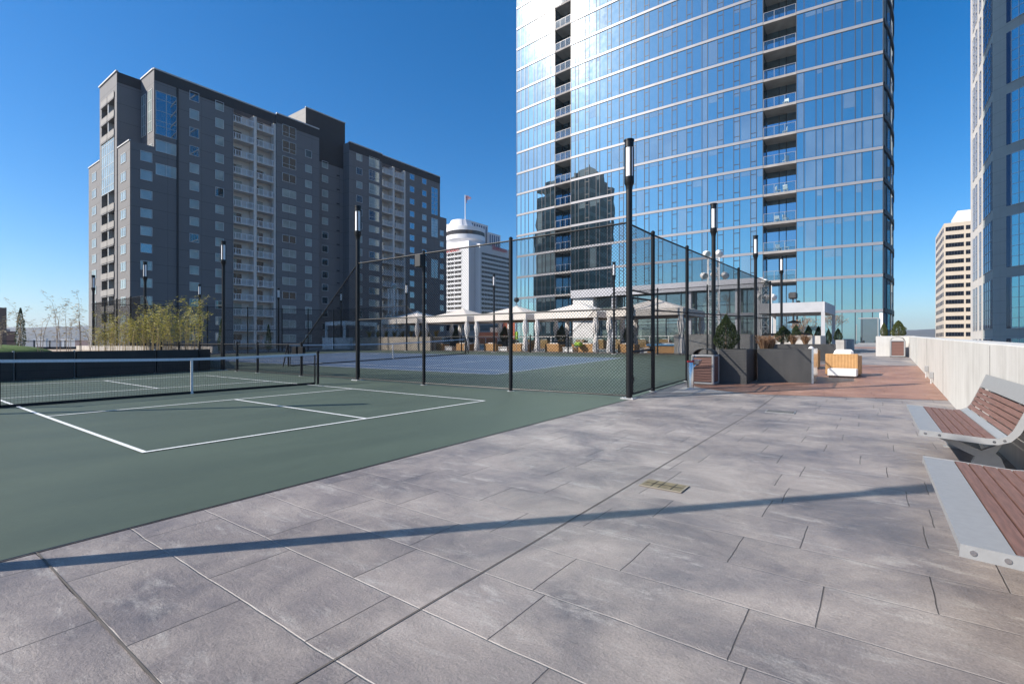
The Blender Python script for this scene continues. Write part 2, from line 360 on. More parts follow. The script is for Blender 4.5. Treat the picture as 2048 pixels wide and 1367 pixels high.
M = {}
M['paving'] = paving_mat('stamped_concrete', [(.118,.110,.118),(.196,.172,.168),(.275,.240,.222),(.362,.320,.295)], (.41,.385,.36), (.045,.042,.042))
M['red_paving'] = paving_mat('red_stamped_concrete', [(.205,.102,.066),(.28,.145,.098),(.355,.198,.143)], (.44,.29,.22), (.13,.07,.05))
M['court_green'] = court_mat('court_green', (.059,.083,.060), .17)
M['court_blue'] = court_mat('court_blue', (.070,.113,.190), .1)
M['line'] = pm('line_paint', (.62,.64,.63), .65, col2=(.78,.79,.79), vscale=30, bump=.1, bscale=150)
M['concrete_wall'] = concrete_wall_mat()
M['concrete'] = pm('cast_concrete', (.40,.385,.36), .85, var=.18, vscale=2.2, bump=.25, bscale=12)
M['kerb'] = pm('kerb_concrete', (.40,.37,.335), .85, var=.14, vscale=5, bump=.2, bscale=30)
M['tan_wall'] = pm('tan_concrete', (.46,.40,.33), .85, var=.1, vscale=2)
M['white_wall'] = pm('white_render', (.74,.72,.69), .8, var=.06, vscale=2)
M['black'] = pm('black_coated_steel', (.008,.0085,.010), .42, var=.25, vscale=20, spec=.3)
M['wire'] = pm('black_wire', (.006,.0065,.007), .5, var=.1, spec=.25)
M['netcord'] = pm('net_cord', (.012,.012,.014), .8, var=.1)
M['tape'] = pm('net_tape', (.62,.66,.72), .75, var=.07, vscale=30)
M['strap'] = pm('net_strap', (.72,.70,.68), .7, var=.12, vscale=40)
M['diffuser'] = pm('opal_diffuser', (.78,.77,.78), .3, var=.03)
M['alu'] = pm('silver_powder_coat', (.265,.27,.275), .42, metal=.0, var=.05, vscale=25, bump=.04, bscale=220)
M['slat'] = pm('brown_composite', (.165,.086,.070), .6, var=.24, vscale=3, stretch=(2,30,30), bump=.12, bscale=8)
M['steel'] = pm('stainless_steel', (.62,.62,.63), .22, metal=1, var=.06, vscale=14)
M['plate'] = pm('galvanised_plate', (.52,.52,.52), .5, metal=.6, var=.15, vscale=20)
M['brass'] = pm('brass_cover', (.24,.19,.11), .5, metal=.4, var=.2, vscale=12, bump=.15, bscale=60)
M['dark_planter'] = pm('charcoal_panel', (.042,.042,.042), .5, col2=(.062,.061,.059), vscale=4, stretch=(1,1,.35))
M['charcoal'] = pm('charcoal_board', (.022,.024,.026), .6, var=.14, vscale=2)
M['rattan'] = stripe_mat('rattan', (.30,.15,.05), (.52,.30,.125), 27, 'XY', .6, .5)
M['cushion'] = pm('white_cushion', (.78,.77,.75), .9, var=.04, vscale=10)
M['grey_cushion'] = pm('grey_cushion', (.34,.34,.36), .9, var=.08, vscale=10)
M['lime'] = pm('lime_cushion', (.30,.48,.05), .8)
M['canopy'] = pm('canopy_canvas', (.76,.69,.62), .85, var=.04, vscale=3)
M['canopy_side'] = pm('grey_valance', (.34,.33,.33), .85, var=.05, vscale=3)
M['curtain'] = pm('patterned_curtain', (.60,.55,.52), .9, var=.3, vscale=7, col2=(.80,.77,.74), stretch=(3,3,1.6))
M['timber'] = pm('cabana_timber', (.20,.13,.085), .7, var=.2, vscale=8)
M['evergreen'] = leaf_mat('evergreen_leaf', (.014,.028,.010), (.055,.085,.022))
M['juniper'] = leaf_mat('juniper_leaf', (.03,.055,.014), (.13,.145,.035))
M['bamboo'] = leaf_mat('bamboo_leaf', (.20,.21,.025), (.50,.43,.10))
M['bamboo_dry'] = leaf_mat('dry_bamboo_leaf', (.28,.22,.12), (.50,.43,.30))
M['culm'] = pm('bamboo_culm', (.36,.27,.12), .55, var=.25, vscale=8)
M['dry'] = leaf_mat('dry_grass', (.20,.10,.05), (.42,.27,.16))
M['bark'] = pm('bark', (.13,.10,.08), .9, var=.25, vscale=12)
M['twig'] = pm('pale_twig', (.26,.19,.14), .9, var=.25, vscale=12)
M['bed'] = pm('gravel_mulch', (.36,.29,.22), .95, var=.4, vscale=45, bump=.6, bscale=70)
M['turf'] = pm('turf', (.07,.13,.025), .9, var=.3, vscale=25, bump=.6, bscale=90)
M['apt'] = panel_wall_mat('grey_render', (.195,.193,.198), 5.2, 3.0, 1.0, .62, .06)
M['apt_dark'] = pm('charcoal_fascia', (.048,.049,.053), .8, var=.06, vscale=1)
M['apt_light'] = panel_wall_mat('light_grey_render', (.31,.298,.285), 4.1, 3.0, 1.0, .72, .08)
M['coping'] = pm('white_coping', (.62,.62,.62), .6, var=.05)
M['cream'] = pm('cream_render', (.74,.69,.64), .85, var=.05, vscale=1)
M['rail_white'] = pm('white_railing', (.80,.80,.82), .6, var=.04)
M['frame_white'] = pm('pale_window_frame', (.60,.62,.62), .5, var=.04)
M['pane_pale'] = glassy('curtained_glass', .08, (.85,.95,1), (.36,.42,.40), .02, .02)
M['pane_dark'] = glassy('dark_glass', .25, (.75,.9,1), (.016,.022,.028), .01, .02)
M['tower_glass'] = glassy('blue_glass', .54, (.66,.96,1.0), (.008,.024,.032), .0, .022, .25)
M['tower_glass_deep'] = glassy('recess_glass', .52, (.6,.84,1.0), (.012,.03,.05), .0, .02, .05)
M['tower_blind'] = glassy('glass_with_blind', .36, (.6,.88,1.0), (.11,.15,.165), .0, .02, .05)
M['side_glass'] = glassy('smoky_glass', .35, (.7,.85,.95), (.03,.045,.06), .0, .04, .10)
M['low_glass'] = glassy('lobby_glass', .34, (.8,.97,1), (.15,.205,.185), .0, .03, .06)
M['rail_glass'] = glassy('railing_glass', .22, (.55,.85,1), (.03,.06,.085), .0, .01)
M['spandrel'] = pm('silver_spandrel', (.275,.275,.295), .42, metal=.15, var=.05, vscale=.8)
M['podium'] = pm('podium_panel', (.46,.46,.49), .5, var=.05, vscale=.8)
M['mullion'] = pm('dark_mullion', (.03,.035,.045), .4, var=.1)
M['slab'] = pm('balcony_slab', (.32,.30,.285), .9, var=.15, vscale=1)
M['soffit'] = pm('dark_soffit', (.06,.055,.055), .9, var=.1, vscale=1)
M['hotel'] = pm('white_precast', (.72,.71,.71), .8, var=.04, vscale=.3)
M['hotel_glass'] = glassy('bronze_glass', .05, (.9,.8,.7), (.05,.040,.034), .02, .0, 0, .05)
M['red_sign'] = pm('red_letter', (.55,.02,.03), .5, var=.05)
M['ribbed'] = pm('ribbed_stone', (.66,.62,.60), .85, var=.06, vscale=.2)
M['tan_office'] = pm('tan_precast', (.54,.47,.385), .85, var=.06, vscale=.15)
M['stone'] = panel_wall_mat('green_grey_stone', (.36,.385,.36), 5.6, 2.66, .2, .6, .12)
M['stone_sunlit'] = pm('sunlit_stone', (.56,.525,.48), .8, var=.06, vscale=.4)  # lit copy of the tower stone, sunlight put into the colour
M['teal_glass'] = glassy('teal_glass', .42, (.35,.80,.95), (.008,.06,.075), .0, .02, .06)
M['navy_glass'] = glassy('navy_glass', .10, (.4,.55,.8), (.010,.012,.018), .02, .0, 0, .1)
M['blue_dark_glass'] = glassy('blue_dark_glass', .30, (.55,.62,.72), (.02,.024,.032), .0, .03, .1)
M['truss'] = pm('white_truss', (.72,.71,.70), .5, var=.05)
M['flood'] = pm('white_floodlight', (.60,.58,.56), .45, var=.08)
M['pergola'] = pm('grey_pergola', (.46,.46,.47), .6, var=.05, vscale=2)
M['white_paint'] = pm('white_paint', (.70,.69,.68), .6, var=.05)
M['orange'] = pm('orange_paint', (.60,.16,.08), .7)
M['brick'] = pm('brick_wall', (.20,.075,.05), .9, var=.2, vscale=3)
M['blue_cover'] = pm('blue_cover', (.10,.28,.50), .6)
M['flag_red'] = pm('flag_cloth', (.62,.10,.12), .8, col2=(.75,.70,.72), vscale=1.2)
M['ground'] = pm('city_ground', (.10,.10,.085), .95, var=.3, vscale=.01, col2=(.17,.155,.13))
M['hill'] = pm('wooded_hill', (.060,.058,.045), .95, var=.3, vscale=.004, col2=(.105,.092,.065))
M['city'] = [pm('city_block_%s' % n, c, .85, var=.06, vscale=.05) for n, c in (('white', (.58,.56,.54)), ('brown', (.13,.09,.075)), ('grey', (.28,.28,.29)), ('brick', (.24,.13,.10)))]
M['red'] = pm('red_plastic', (.50,.025,.03), .4)
M['chair_white'] = pm('white_chair', (.66,.66,.66), .5)
def clearglass():
    m = bpy.data.materials.new('clear_railing_glass'); nt, nd, lk = nodes(m); out = N(nt, 'ShaderNodeOutputMaterial'); tr = N(nt, 'ShaderNodeBsdfTransparent'); tr.inputs[0].default_value = (.82,.88,.87,1)
    g_ = N(nt, 'ShaderNodeBsdfGlossy'); g_.inputs['Roughness'].default_value = .02; mx = N(nt, 'ShaderNodeMixShader'); mx.inputs[0].default_value = .12
    lk.new(tr.outputs[0], mx.inputs[1]); lk.new(g_.outputs[0], mx.inputs[2]); lk.new(mx.outputs[0], out.inputs[0]); return m
M['clear_glass'] = clearglass()

# ------------------------------------------------------------------ world, sun, camera
SUN_EL = R_(34.4)
SUN = Vector((-.757*math.cos(SUN_EL), .652*math.cos(SUN_EL), math.sin(SUN_EL))).normalized()
W = bpy.data.worlds.new('World'); S.world = W; W.use_nodes = True
nt = W.node_tree
for n in list(nt.nodes): nt.nodes.remove(n)
wo = N(nt, 'ShaderNodeOutputWorld'); bg = N(nt, 'ShaderNodeBackground'); sky = N(nt, 'ShaderNodeTexSky')
sky.sky_type = 'NISHITA'; sky.sun_disc = False; sky.sun_elevation = SUN_EL; sky.sun_rotation = math.atan2(SUN.x, SUN.y)
sky.altitude = 150; sky.air_density = 1.0; sky.dust_density = 0.6; sky.ozone_density = 3.2
bg.inputs['Strength'].default_value = .092
hs_ = N(nt, 'ShaderNodeHueSaturation'); hs_.inputs['Saturation'].default_value = 1.30; hs_.inputs['Value'].default_value = 1.0
tn = N(nt, 'ShaderNodeVectorMath', operation='MULTIPLY'); tn.inputs[1].default_value = (.83, .945, 1.06)
nt.links.new(sky.outputs[0], tn.inputs[0]); nt.links.new(tn.outputs[0], hs_.inputs['Color']); nt.links.new(hs_.outputs[0], bg.inputs[0]); nt.links.new(bg.outputs[0], wo.inputs[0])
ld = bpy.data.lights.new('sun', 'SUN'); ld.energy = 4.6; ld.angle = R_(.53); ld.color = (1, .92, .82)
lo = bpy.data.objects.new('sun', ld); COL.objects.link(lo); lo.rotation_euler = SUN.to_track_quat('Z', 'Y').to_euler(); lo.location = (0,0,80)
cd = bpy.data.cameras.new('camera'); cd.sensor_width = 36; cd.lens = 36*F/2048; cd.clip_end = 30000; cd.clip_start = .05
cam = bpy.data.objects.new('camera', cd); COL.objects.link(cam); cam.location = (CX, CY, CZ); cam.rotation_euler = (PI/2, 0, -YAW)
S.camera = cam
S.view_settings.view_transform = 'Standard'; S.view_settings.look = 'None'; S.view_settings.exposure = 0.76; S.view_settings.gamma = 1
S.cycles.use_denoising = True
S.cycles.max_bounces = 8; S.cycles.glossy_bounces = 4; S.cycles.diffuse_bounces = 3; S.cycles.transparent_max_bounces = 8
S.cycles.caustics_reflective = True; S.cycles.blur_glossy = 1.0; S.cycles.sample_clamp_indirect = 6

# ------------------------------------------------------------------ ground sheets
def clipx(poly, x0, x1):
    def cl(p, keep, xc):
        out = []
        for i in range(len(p)):
            a, b = p[i], p[(i+1) % len(p)]
            ia, ib = keep(a[0]), keep(b[0])
            if ia: out.append(a)
            if ia != ib:
                t = (xc-a[0])/(b[0]-a[0]); out.append((xc, a[1]+t*(b[1]-a[1])))
        return out
    p = cl(poly, lambda x: x >= x0-1e-9, x0)
    return cl(p, lambda x: x <= x1+1e-9, x1) if p else p
def sheet(polys, dz, name, mat, parent=None):
    m = MB()
    for poly in polys:
        for x0, x1 in ((-200, 8), (8, 26.35), (26.35, 200)):
            p = clipx(poly, x0, x1)
            if len(p) > 2: m.add([(x, y, zf(x)+dz) for x, y in p], [tuple(range(len(p)))])
    return m.build(name, mat, parent)
def rect(x0, x1, y0, y1): return [(x0,y0),(x1,y0),(x1,y1),(x0,y1)]
def strip(p, q, w):
    a = Vector(p); b = Vector(q); d = (b-a).normalized(); n = Vector((-d.y, d.x))*w/2
    return [tuple(a-n), tuple(b-n), tuple(b+n), tuple(a+n)]

tag(sheet([rect(-40, 62.4, -9, 48)], 0, 'paving', M['paving']), kind='structure')
EDGE = lambda x: -2.55+.03*x
green = [(-16, EDGE(-16)), (9.5, EDGE(9.5)), (27.2, -2.45), (27.2, 36.2), (-16, 36.2)]
court = sheet([green], .004, 'court', M['court_green']); tag(court, kind='structure')
ctr = 17.2; NY = 16.1
tag(sheet([rect(ctr-5.6, ctr+5.6, NY-12.0, NY+12.0)], .008, 'blue_court', M['court_blue']), kind='structure')
L = []
w = .055
def rl(x0, x1, y0, y1): L.append(rect(x0, x1, y0, y1))
# pickleball court next to the camera
rl(0, 6.096, 0, w); rl(0, 6.096, 13.41-w, 13.41); rl(0, w, w, 13.41-w); rl(6.096-w, 6.096, w, 13.41-w)
rl(w, 6.096-w, 4.572-w, 4.572); rl(w, 6.096-w, 8.84, 8.84+w); rl(3.03, 3.03+w, w, 4.572-w); rl(3.03, 3.03+w, 8.84+w, 13.41-w)
# tennis court
a = 5.485; b = 4.115
for sx in (-1, 1):
    rl(ctr+sx*a-w/2, ctr+sx*a+w/2, NY-11.885, NY+11.885); rl(ctr+sx*b-w/2, ctr+sx*b+w/2, NY-11.8, NY+11.8)
for sy in (-1, 1):
    rl(ctr-a, ctr+a, NY+sy*11.885-w/2, NY+sy*11.885+w/2); rl(ctr-b, ctr+b, NY+sy*6.4-w/2, NY+sy*6.4+w/2)
rl(ctr-w/2, ctr+w/2, NY-6.4, NY+6.4)
tag(sheet(L, .013, 'court_markings', M['line']), kind='structure')
# thin dark expansion joint between court and paving
tag(sheet([strip((-16, EDGE(-16)-.012), (9.5, EDGE(9.5)-.012), .02)], .006, 'court_edge_joint', M['black']), kind='structure')
red = [[(11.6,-2.6),(10.9,-3.1),(10.35,-4.4),(10.7,-6.0),(11.2,-8.2),(21.6,-8.2),(21.2,-2.46)], rect(37, 41.5, -8.2, -3), rect(46, 52, -8.2, -3)]
tag(sheet(red, .004, 'red_paving', M['red_paving']), kind='structure')
tag(sheet([[(9.6,-2.75),(11.6,-2.6),(10.9,-3.1),(10.35,-4.1)]], .008, 'concrete_pad', M['kerb']), kind='structure')
# control joints of the paving (narrow sawn grooves filled dark)
tag(sheet([strip((-14,-4.97),(11.0,-4.86),.008), strip((-1.32,-2.62),(-1.34,-9),.009), strip((21.7,-3.2),(21.75,-7.9),.02)], .004, 'control_joint', pm('joint_sealant', (.10,.09,.08), .9)), kind='structure')
# city ground, far
m = MB(); n = 48
m.v = [(0,0,-26)]+[(6800*math.cos(2*PI*i/n), 6800*math.sin(2*PI*i/n), -26) for i in range(n)]
m.f = [(0, i+1, (i+1) % n+1) for i in range(n)]
tag(m.build('ground', M['ground']), kind='structure')
def hills(name, r0, r1, a0, a1, hfun, step=1.0):
    m = MB(); k = int((a1-a0)/step)+1; rows = 7
    for j in range(rows):
        t = j/(rows-1); r = r0+(r1-r0)*t
        for i in range(k):
            an = R_(a0+step*i); m.v.append((CX+r*math.cos(an), CY+r*math.sin(an), -26+hfun(a0+step*i, t)*math.sin(PI*min(1, t*.98+.01))**.8))
    for j in range(rows-1):
        for i in range(k-1): m.f.append((j*k+i, j*k+i+1, (j+1)*k+i+1, (j+1)*k+i))
    return tag(m.build(name, M['hill'], smooth=True), kind='structure')
def hf(seed, base, amp):
    rr = random.Random(seed); ph = [(rr.uniform(.1,.9), rr.uniform(0, 6.3), rr.uniform(.3, 1)) for _ in range(6)]
    return lambda a, t: base+amp*sum(q*math.sin(f*a+p+t*3) for f, p, q in ph)/2
hills('hills', 3200, 5000, -28, 120, hf(2, 105, 15))
hills('hills', 4300, 6400, -28, 120, hf(5, 138, 18))
hz = MB().box(-7000, 7000, -7000, 7000, -27.5, 240).build('haze', None); hm = bpy.data.materials.new('haze'); hnt, _, hlk = nodes(hm)
ho = N(hnt, 'ShaderNodeOutputMaterial'); hv = N(hnt, 'ShaderNodeVolumePrincipled'); hv.inputs['Density'].default_value = .00012; hv.inputs['Color'].default_value = (.80,.88,1,1); hv.inputs['Anisotropy'].default_value = .2
hlk.new(hv.outputs[0], ho.inputs['Volume']); hz.data.materials.append(hm); tag(hz, kind='stuff'); hz.display_type = 'WIRE'

# ------------------------------------------------------------------ parapet wall and its boxes
def wall_y(x): return -7.80-.0095*(x-8)
m = MB(); xs = [-12, -6, 0, 5.4, 8, 14, 20, 25, 30.2]
wt = lambda x: 1.175+.0128*(x-1.5) if x > 0 else 1.155
vs = []; fs = []
for x in xs: vs += [(x, wall_y(x), zf(x)-.05), (x, wall_y(x), wt(x)-.012), (x, wall_y(x)-.012, wt(x)), (x, wall_y(x)-.33, wt(x)), (x, wall_y(x)-.33, -8)]
for i in range(len(xs)-1):
    for k in range(4): fs.append((i*5+k, i*5+k+1, (i+1)*5+k+1, (i+1)*5+k))
fs += [(0,4,3,2,1), tuple(reversed([(len(xs)-1)*5+q for q in (0,4,3,2,1)]))]
m.add(vs, fs)
pw = m.build('parapet_wall', M['concrete_wall']); tag(pw, 'long pale board-formed concrete parapet wall behind the benches', 'wall')
m = MB()
for x in (-1.2, 2.7, 6.4, 12.2, 17.0, 22.6): m.box(x-.008, x+.008, wall_y(x)-.01, wall_y(x)+.004, zf(x)+.01, wt(x)-.03)
m.build('wall_joint', pm('wall_joint_dark', (.16,.155,.15), .9), pw)
for px, py, lab in ((1851, 737, 'small grey socket box low on the parapet wall, farther of two'), (1862.5, 750, 'small grey socket box low on the parapet wall, nearer of two')):
    X, d = onY(px, wall_y(16)+.06)
    t = thing('socket_box', lab, 'socket', (X, wall_y(X), zat(py, d)), 0, 'socket boxes on the parapet wall')
    MB().rbox(-.065, .065, .002, .08, -.08, .08, .01).build('cover', M['alu'], t); MB().tube((0,.05,-.1), (0,.05,-.26), .02).build('conduit', M['plate'], t)

# ------------------------------------------------------------------ benches
def bench(name, lab, x0, x1, yf):
    Lb = x1-x0
    t = thing(name, lab, 'bench', (x1, yf, 0), PI, 'benches along the parapet wall')     # local x runs -X, local y to the wall
    prof = [(0,.435),(.10,.43),(.46,.405),(.535,.41),(.59,.44),(.63,.50),(.70,.68),(.765,.86)]
    import bisect
    P = [Vector((0,y,z)) for y, z in prof]
    cum = [0]
    for i in range(len(P)-1): cum.append(cum[-1]+(P[i+1]-P[i]).length)
    def pt(s):
        s = max(0, min(cum[-1]-1e-6, s)); i = bisect.bisect(cum, s)-1
        f = (s-cum[i])/(cum[i+1]-cum[i]); return P[i].lerp(P[i+1], f), (P[i+1]-P[i]).normalized()
    def board(m, s0, s1, x0, x1, th, lift=0, nseg=1):
        # board following the profile between arc lengths
        ring = []
        for k in range(nseg+1):
            p, d = pt(s0+(s1-s0)*k/nseg); nrm = Vector((0, -d.z, d.y)); ring.append((p+nrm*(lift), p+nrm*(lift-th)))
        pr = [(r[0].y, r[0].z) for r in ring]+[(r[1].y, r[1].z) for r in reversed(ring)]
        m.extr(list(reversed(pr)), x0, x1)
    tot = cum[-1]
    a = MB(); board(a, 0, .165, .014, Lb-.014, .03, 0.002); a.build('front_board', M['alu'], t)
    a = MB(); board(a, tot-.16, tot, .014, Lb-.014, .03, 0.002); a.build('top_board', M['alu'], t)
    a = MB(); board(a, .53, .60, .014, Lb-.014, .022, 0, 4); a.build('bend_strip', M['alu'], t)
    s = .172
    for k in range(5):
        a = MB(); board(a, s, s+.060, .016, Lb-.016, .026, .004); a.build('seat_slat', M['slat'], t); s += .0715
    s = .607; span = (tot-.166-.607)/5
    for k in range(5):
        a = MB(); board(a, s, s+span-.009, .016, Lb-.016, .024, .004); a.build('back_slat', M['slat'], t); s += span
    for xa in (0, Lb-.014, Lb/2-.01):
        a = MB(); mid = abs(xa-(Lb/2-.01)) < 1e-6
        board(a, .06 if mid else 0, tot-.05 if mid else tot, xa, xa+.014, .052, -.027 if mid else .006, 16); e = a.build('end_plate' if not mid else 'rib', M['alu'], t)
        if not mid:
            side = xa-.001 if xa == 0 else xa+.015; dx = -.003 if xa == 0 else .003
            for sv in (.04, .14, .5, .56, tot-.13, tot-.03):
                p, d = pt(sv); nrm = Vector((0, -d.z, d.y)); c = p-nrm*.02
                MB().path([(side, c.y, c.z), (side+dx, c.y, c.z)], .011, 10).build('bolt', M['steel'], e)
    for xa in (.42, Lb-.42):
        a = MB()
        def rib(pts, wd):
            pr = []
            for i, (y, z, h) in enumerate(pts): pr.append((y, z+h/2))
            lo_ = [(y, z-h/2) for y, z, h in reversed(pts)]
            a.extr(list(reversed(pr+lo_)), xa-wd/2, xa+wd/2)
        rib([(.06,.385,.03),(.20,.335,.06),(.36,.25,.075),(.47,.20,.08),(.56,.25,.08),(.635,.38,.06),(.70,.58,.045),(.735,.70,.03)], .055)
        a.extr([(.36,.012),(.66,.012),(.60,.19),(.555,.235),(.40,.235),(.435,.19)], xa-.03, xa+.03)
        a.box(xa-.05, xa+.05, .33, .69, 0, .012)
        a.build('leg', M['alu'], t, smooth=False)
    return t
bench('bench', 'nearest grey bench with brown slats, cut off by the right edge of the photo', .66, 2.58, -6.91)
bench('bench', 'second grey bench with brown slatted back seen whole against the parapet wall', 3.92, 6.26, -6.97)

# ------------------------------------------------------------------ drain and cover in the paving
Xc, Yc = 3.62, -5.02
def flatthing(name, lab, cat, px, py, wx, wy, rz, part_fn):
    k = (px-1024)/F; d = F*CZ/(py-683.5)
    for _ in range(20):
        X, Y = at(px, d); d = F*(CZ-zf(X))/(py-683.5)
    X, Y = at(px, d)
    t = thing(name, lab, cat, (X, Y, zf(X)+.004), rz); t.rotation_euler[1] = -math.atan(.027) if X > 8 else 0
    part_fn(t, wx, wy); return t
def drain(t, wx, wy):
    m = MB(); m.box(-wx/2, wx/2, -wy/2, wy/2, 0, .003); m.build('tray', M['black'], t)
    m = MB(); n = 7
    for i in range(n+1): x = -wx/2+wx*i/n; m.box(x-.006, x+.006, -wy/2, wy/2, .004, .008)
    for i in range(15): y = -wy/2+wy*i/14; m.box(-wx/2, wx/2, y-.006, y+.006, .0095, .012)
    e = .018; MB().box(-wx/2-e, -wx/2, -wy/2-e, wy/2+e, 0, .006).box(wx/2, wx/2+e, -wy/2-e, wy/2+e, 0, .006).box(-wx/2, wx/2, -wy/2-e, -wy/2, 0, .006).box(-wx/2, wx/2, wy/2, wy/2+e, 0, .006).build('rim', M['plate'], t)
    m.build('grille', pm('dull_grille', (.16,.16,.16), .6), t)
def cover(t, wx, wy):
    m = MB()
    m.box(-wx/2, wx/2, -wy/2, wy/2, 0, .006); m.build('lid', M['brass'], t)
    m = MB()
    for y in (-wy/4, 0.02, wy/4): m.box(-wx/2, wx/2, y-.003, y+.003, .0062, .008)
    m.box(-.003, .003, -wy/2, wy/2, .0085, .0095); m.build('seam', M['black'], t)
    m = MB(); e = .014
    m.box(-wx/2-e, -wx/2, -wy/2-e, wy/2+e, 0, .007).box(wx/2, wx/2+e, -wy/2-e, wy/2+e, 0, .007).box(-wx/2, wx/2, -wy/2-e, -wy/2, 0, .007).box(-wx/2, wx/2, wy/2, wy/2+e, 0, .007); m.build('rim', pm('cover_rim', (.25,.22,.17), .6), t)
flatthing('drain_grate', 'rectangular perforated steel drain grate set in the grey paving', 'drain', 1561, 824, .30, .42, R_(2), drain)
flatthing('floor_cover', 'brass rectangular floor box cover set in the paving beside the long joint', 'cover', 1328, 972, .20, .34, R_(0), cover)

# ------------------------------------------------------------------ lamp posts
LH = 5.7
def lamp_proto(lab):
    t = thing('lamp_post', lab, 'lamp post', (0,0,0), 0, 'lamp posts around the courts')
    MB().tube((0,0,0), (0,0,LH-1.05), .068, 14).build('pole', M['black'], t, True)
    a = MB(); a.box(-.15,.15,-.15,.15,0,.018)
    for sx in (-1,1):
        for sy in (-1,1): a.tube((sx*.11,sy*.11,.018), (sx*.11,sy*.11,.04), .014, 6)
    a.build('base_plate', M['plate'], t)
    h = MB(); h.lathe([(.07,LH-1.10),(.074,LH-1.06),(.085,LH-1.0),(.108,LH-.96),(.108,LH-.82)], n=18); hd = h.build('lamp_head', M['black'], t, True)
    MB().lathe([(.084,LH-.82),(.084,LH-.17)], n=18).build('diffuser', M['diffuser'], hd, True)
    MB().lathe([(.100,LH-.17),(.100,LH-.03),(.112,LH-.03),(.112,LH)], n=18).build('cap', M['black'], hd, True)
    r = MB()
    for k in range(4):
        t_ = PI/4+k*PI/2; c, s_ = math.cos(t_), math.sin(t_)
        r.bar((.097*c,.097*s_,LH-.83), (.097*c,.097*s_,LH-.16), .034, .022, (c,s_,0))
    r.build('rib', M['black'], hd)
    return t
FX0, FX1 = 8.05, 26.35; CNX = 8.3          # front and back fence lines
FY0, FY1 = -2.27, 35.6
lamps = [(CNX, FY0, 'tallest looking lamp post at the near corner of the tall mesh fence'),
 (FX0, 7.02, 'lamp post where the front fence steps down, left of the black fence box'),
 (FX0, 16.57, 'lamp post on the low front fence, in front of the white balconies'),
 (FX0, 26.0, 'lamp post rising from the bamboo at the dark part of the apartment block'),
 (FX0, 35.4, 'leftmost lamp post in the photo, before the pale end of the apartment block'),
 (15.4, FY0, 'lamp post on the side fence, behind the round bush of the nearest planter'),
 (22.7, FY0, 'lamp post on the side fence, second one beyond the near corner'),
 (30.5, FY0, 'lamp post past the far end of the side fence, near the grey pergola'),
 (15.2, 37.2, 'far lamp post behind the right end of the bamboo'),
 (21.3, 36.4, 'far lamp post before the double windows of the apartment block'),
 (27.6, 36.2, 'far lamp post above the white pergola frame'),
 (FX1, 25.2, 'lamp post on the back fence, next to the leftmost canopy'),
 (FX1, 15.8, 'lamp post on the back fence, in front of the white hotel'),
 (FX1, 6.35, 'lamp post on the back fence, just left of the near fence corner'),
 (-2.06, -2.2, 'lamp post whose shadow crosses the paving, standing outside the left edge'),
 (-2.06, 7.1, 'lamp post whose shadow crosses the green court, standing outside the left edge')]
lp0 = lamp_proto(lamps[0][2]); lp0.location = (lamps[0][0], lamps[0][1], zf(lamps[0][0]))
for x, y, lab in lamps[1:]: dup(lp0, (x, y, zf(x)), 0, lab)

# ------------------------------------------------------------------ chain link
SP = .078
def links(m, p, q, zb0, zb1, h0, h1, r=.0046, sp=SP, seg=.75):
    """diamond mesh between two posts; zb base heights, h top heights above base 0"""
    P = Vector((p[0],p[1],0)); Q = Vector((q[0],q[1],0)); Ld = (Q-P).length; U = (Q-P)/Ld; Nn = Vector((-U.y, U.x, 0))
    lo = lambda u: zb0+(zb1-zb0)*u/Ld
    k0 = (zb1-zb0)/Ld; kt = (h1-h0)/Ld
    top0, bot0 = h0, zb0+.07
    for sgn in (1, -1):
        # v = sgn*(u-c)
        cmin = -max(h0, h1)-1 if sgn > 0 else 0; cmax = Ld+1 if sgn > 0 else Ld+max(h0, h1)+1
        c = math.floor(cmin/sp)*sp
        while c < cmax:
            a, b = 0.0, Ld
            # v >= bot: sgn*(u-c)-bot0-k0 u >=0 ; v <= top: top0+kt u - sgn(u-c) >=0
            for A, B in ((sgn-k0, -sgn*c-bot0), (kt-sgn, sgn*c+top0)):
                if abs(A) < 1e-9:
                    if B < 0: a, b = 1, 0
                elif A > 0: a = max(a, -B/A)
                else: b = min(b, -B/A)
            if b-a > .02:
                k = max(1, int((b-a)/seg+.5))
                for i in range(k):
                    u0 = a+(b-a)*i/k; u1 = a+(b-a)*(i+1)/k
                    A_ = P+U*u0; A_.z = sgn*(u0-c); B_ = P+U*u1; B_.z = sgn*(u1-c)
                    d = (B_-A_).normalized(); e = Nn; f = d.cross(e)
                    tri = [e*r, (-e*.5+f*.866)*r, (-e*.5-f*.866)*r]
                    n = len(m.v); m.v += [tuple(A_+o) for o in tri]+[tuple(B_+o) for o in tri]
                    m.f += [(n,n+1,n+4,n+3),(n+1,n+2,n+5,n+4),(n+2,n,n+3,n+5)]
            c += sp
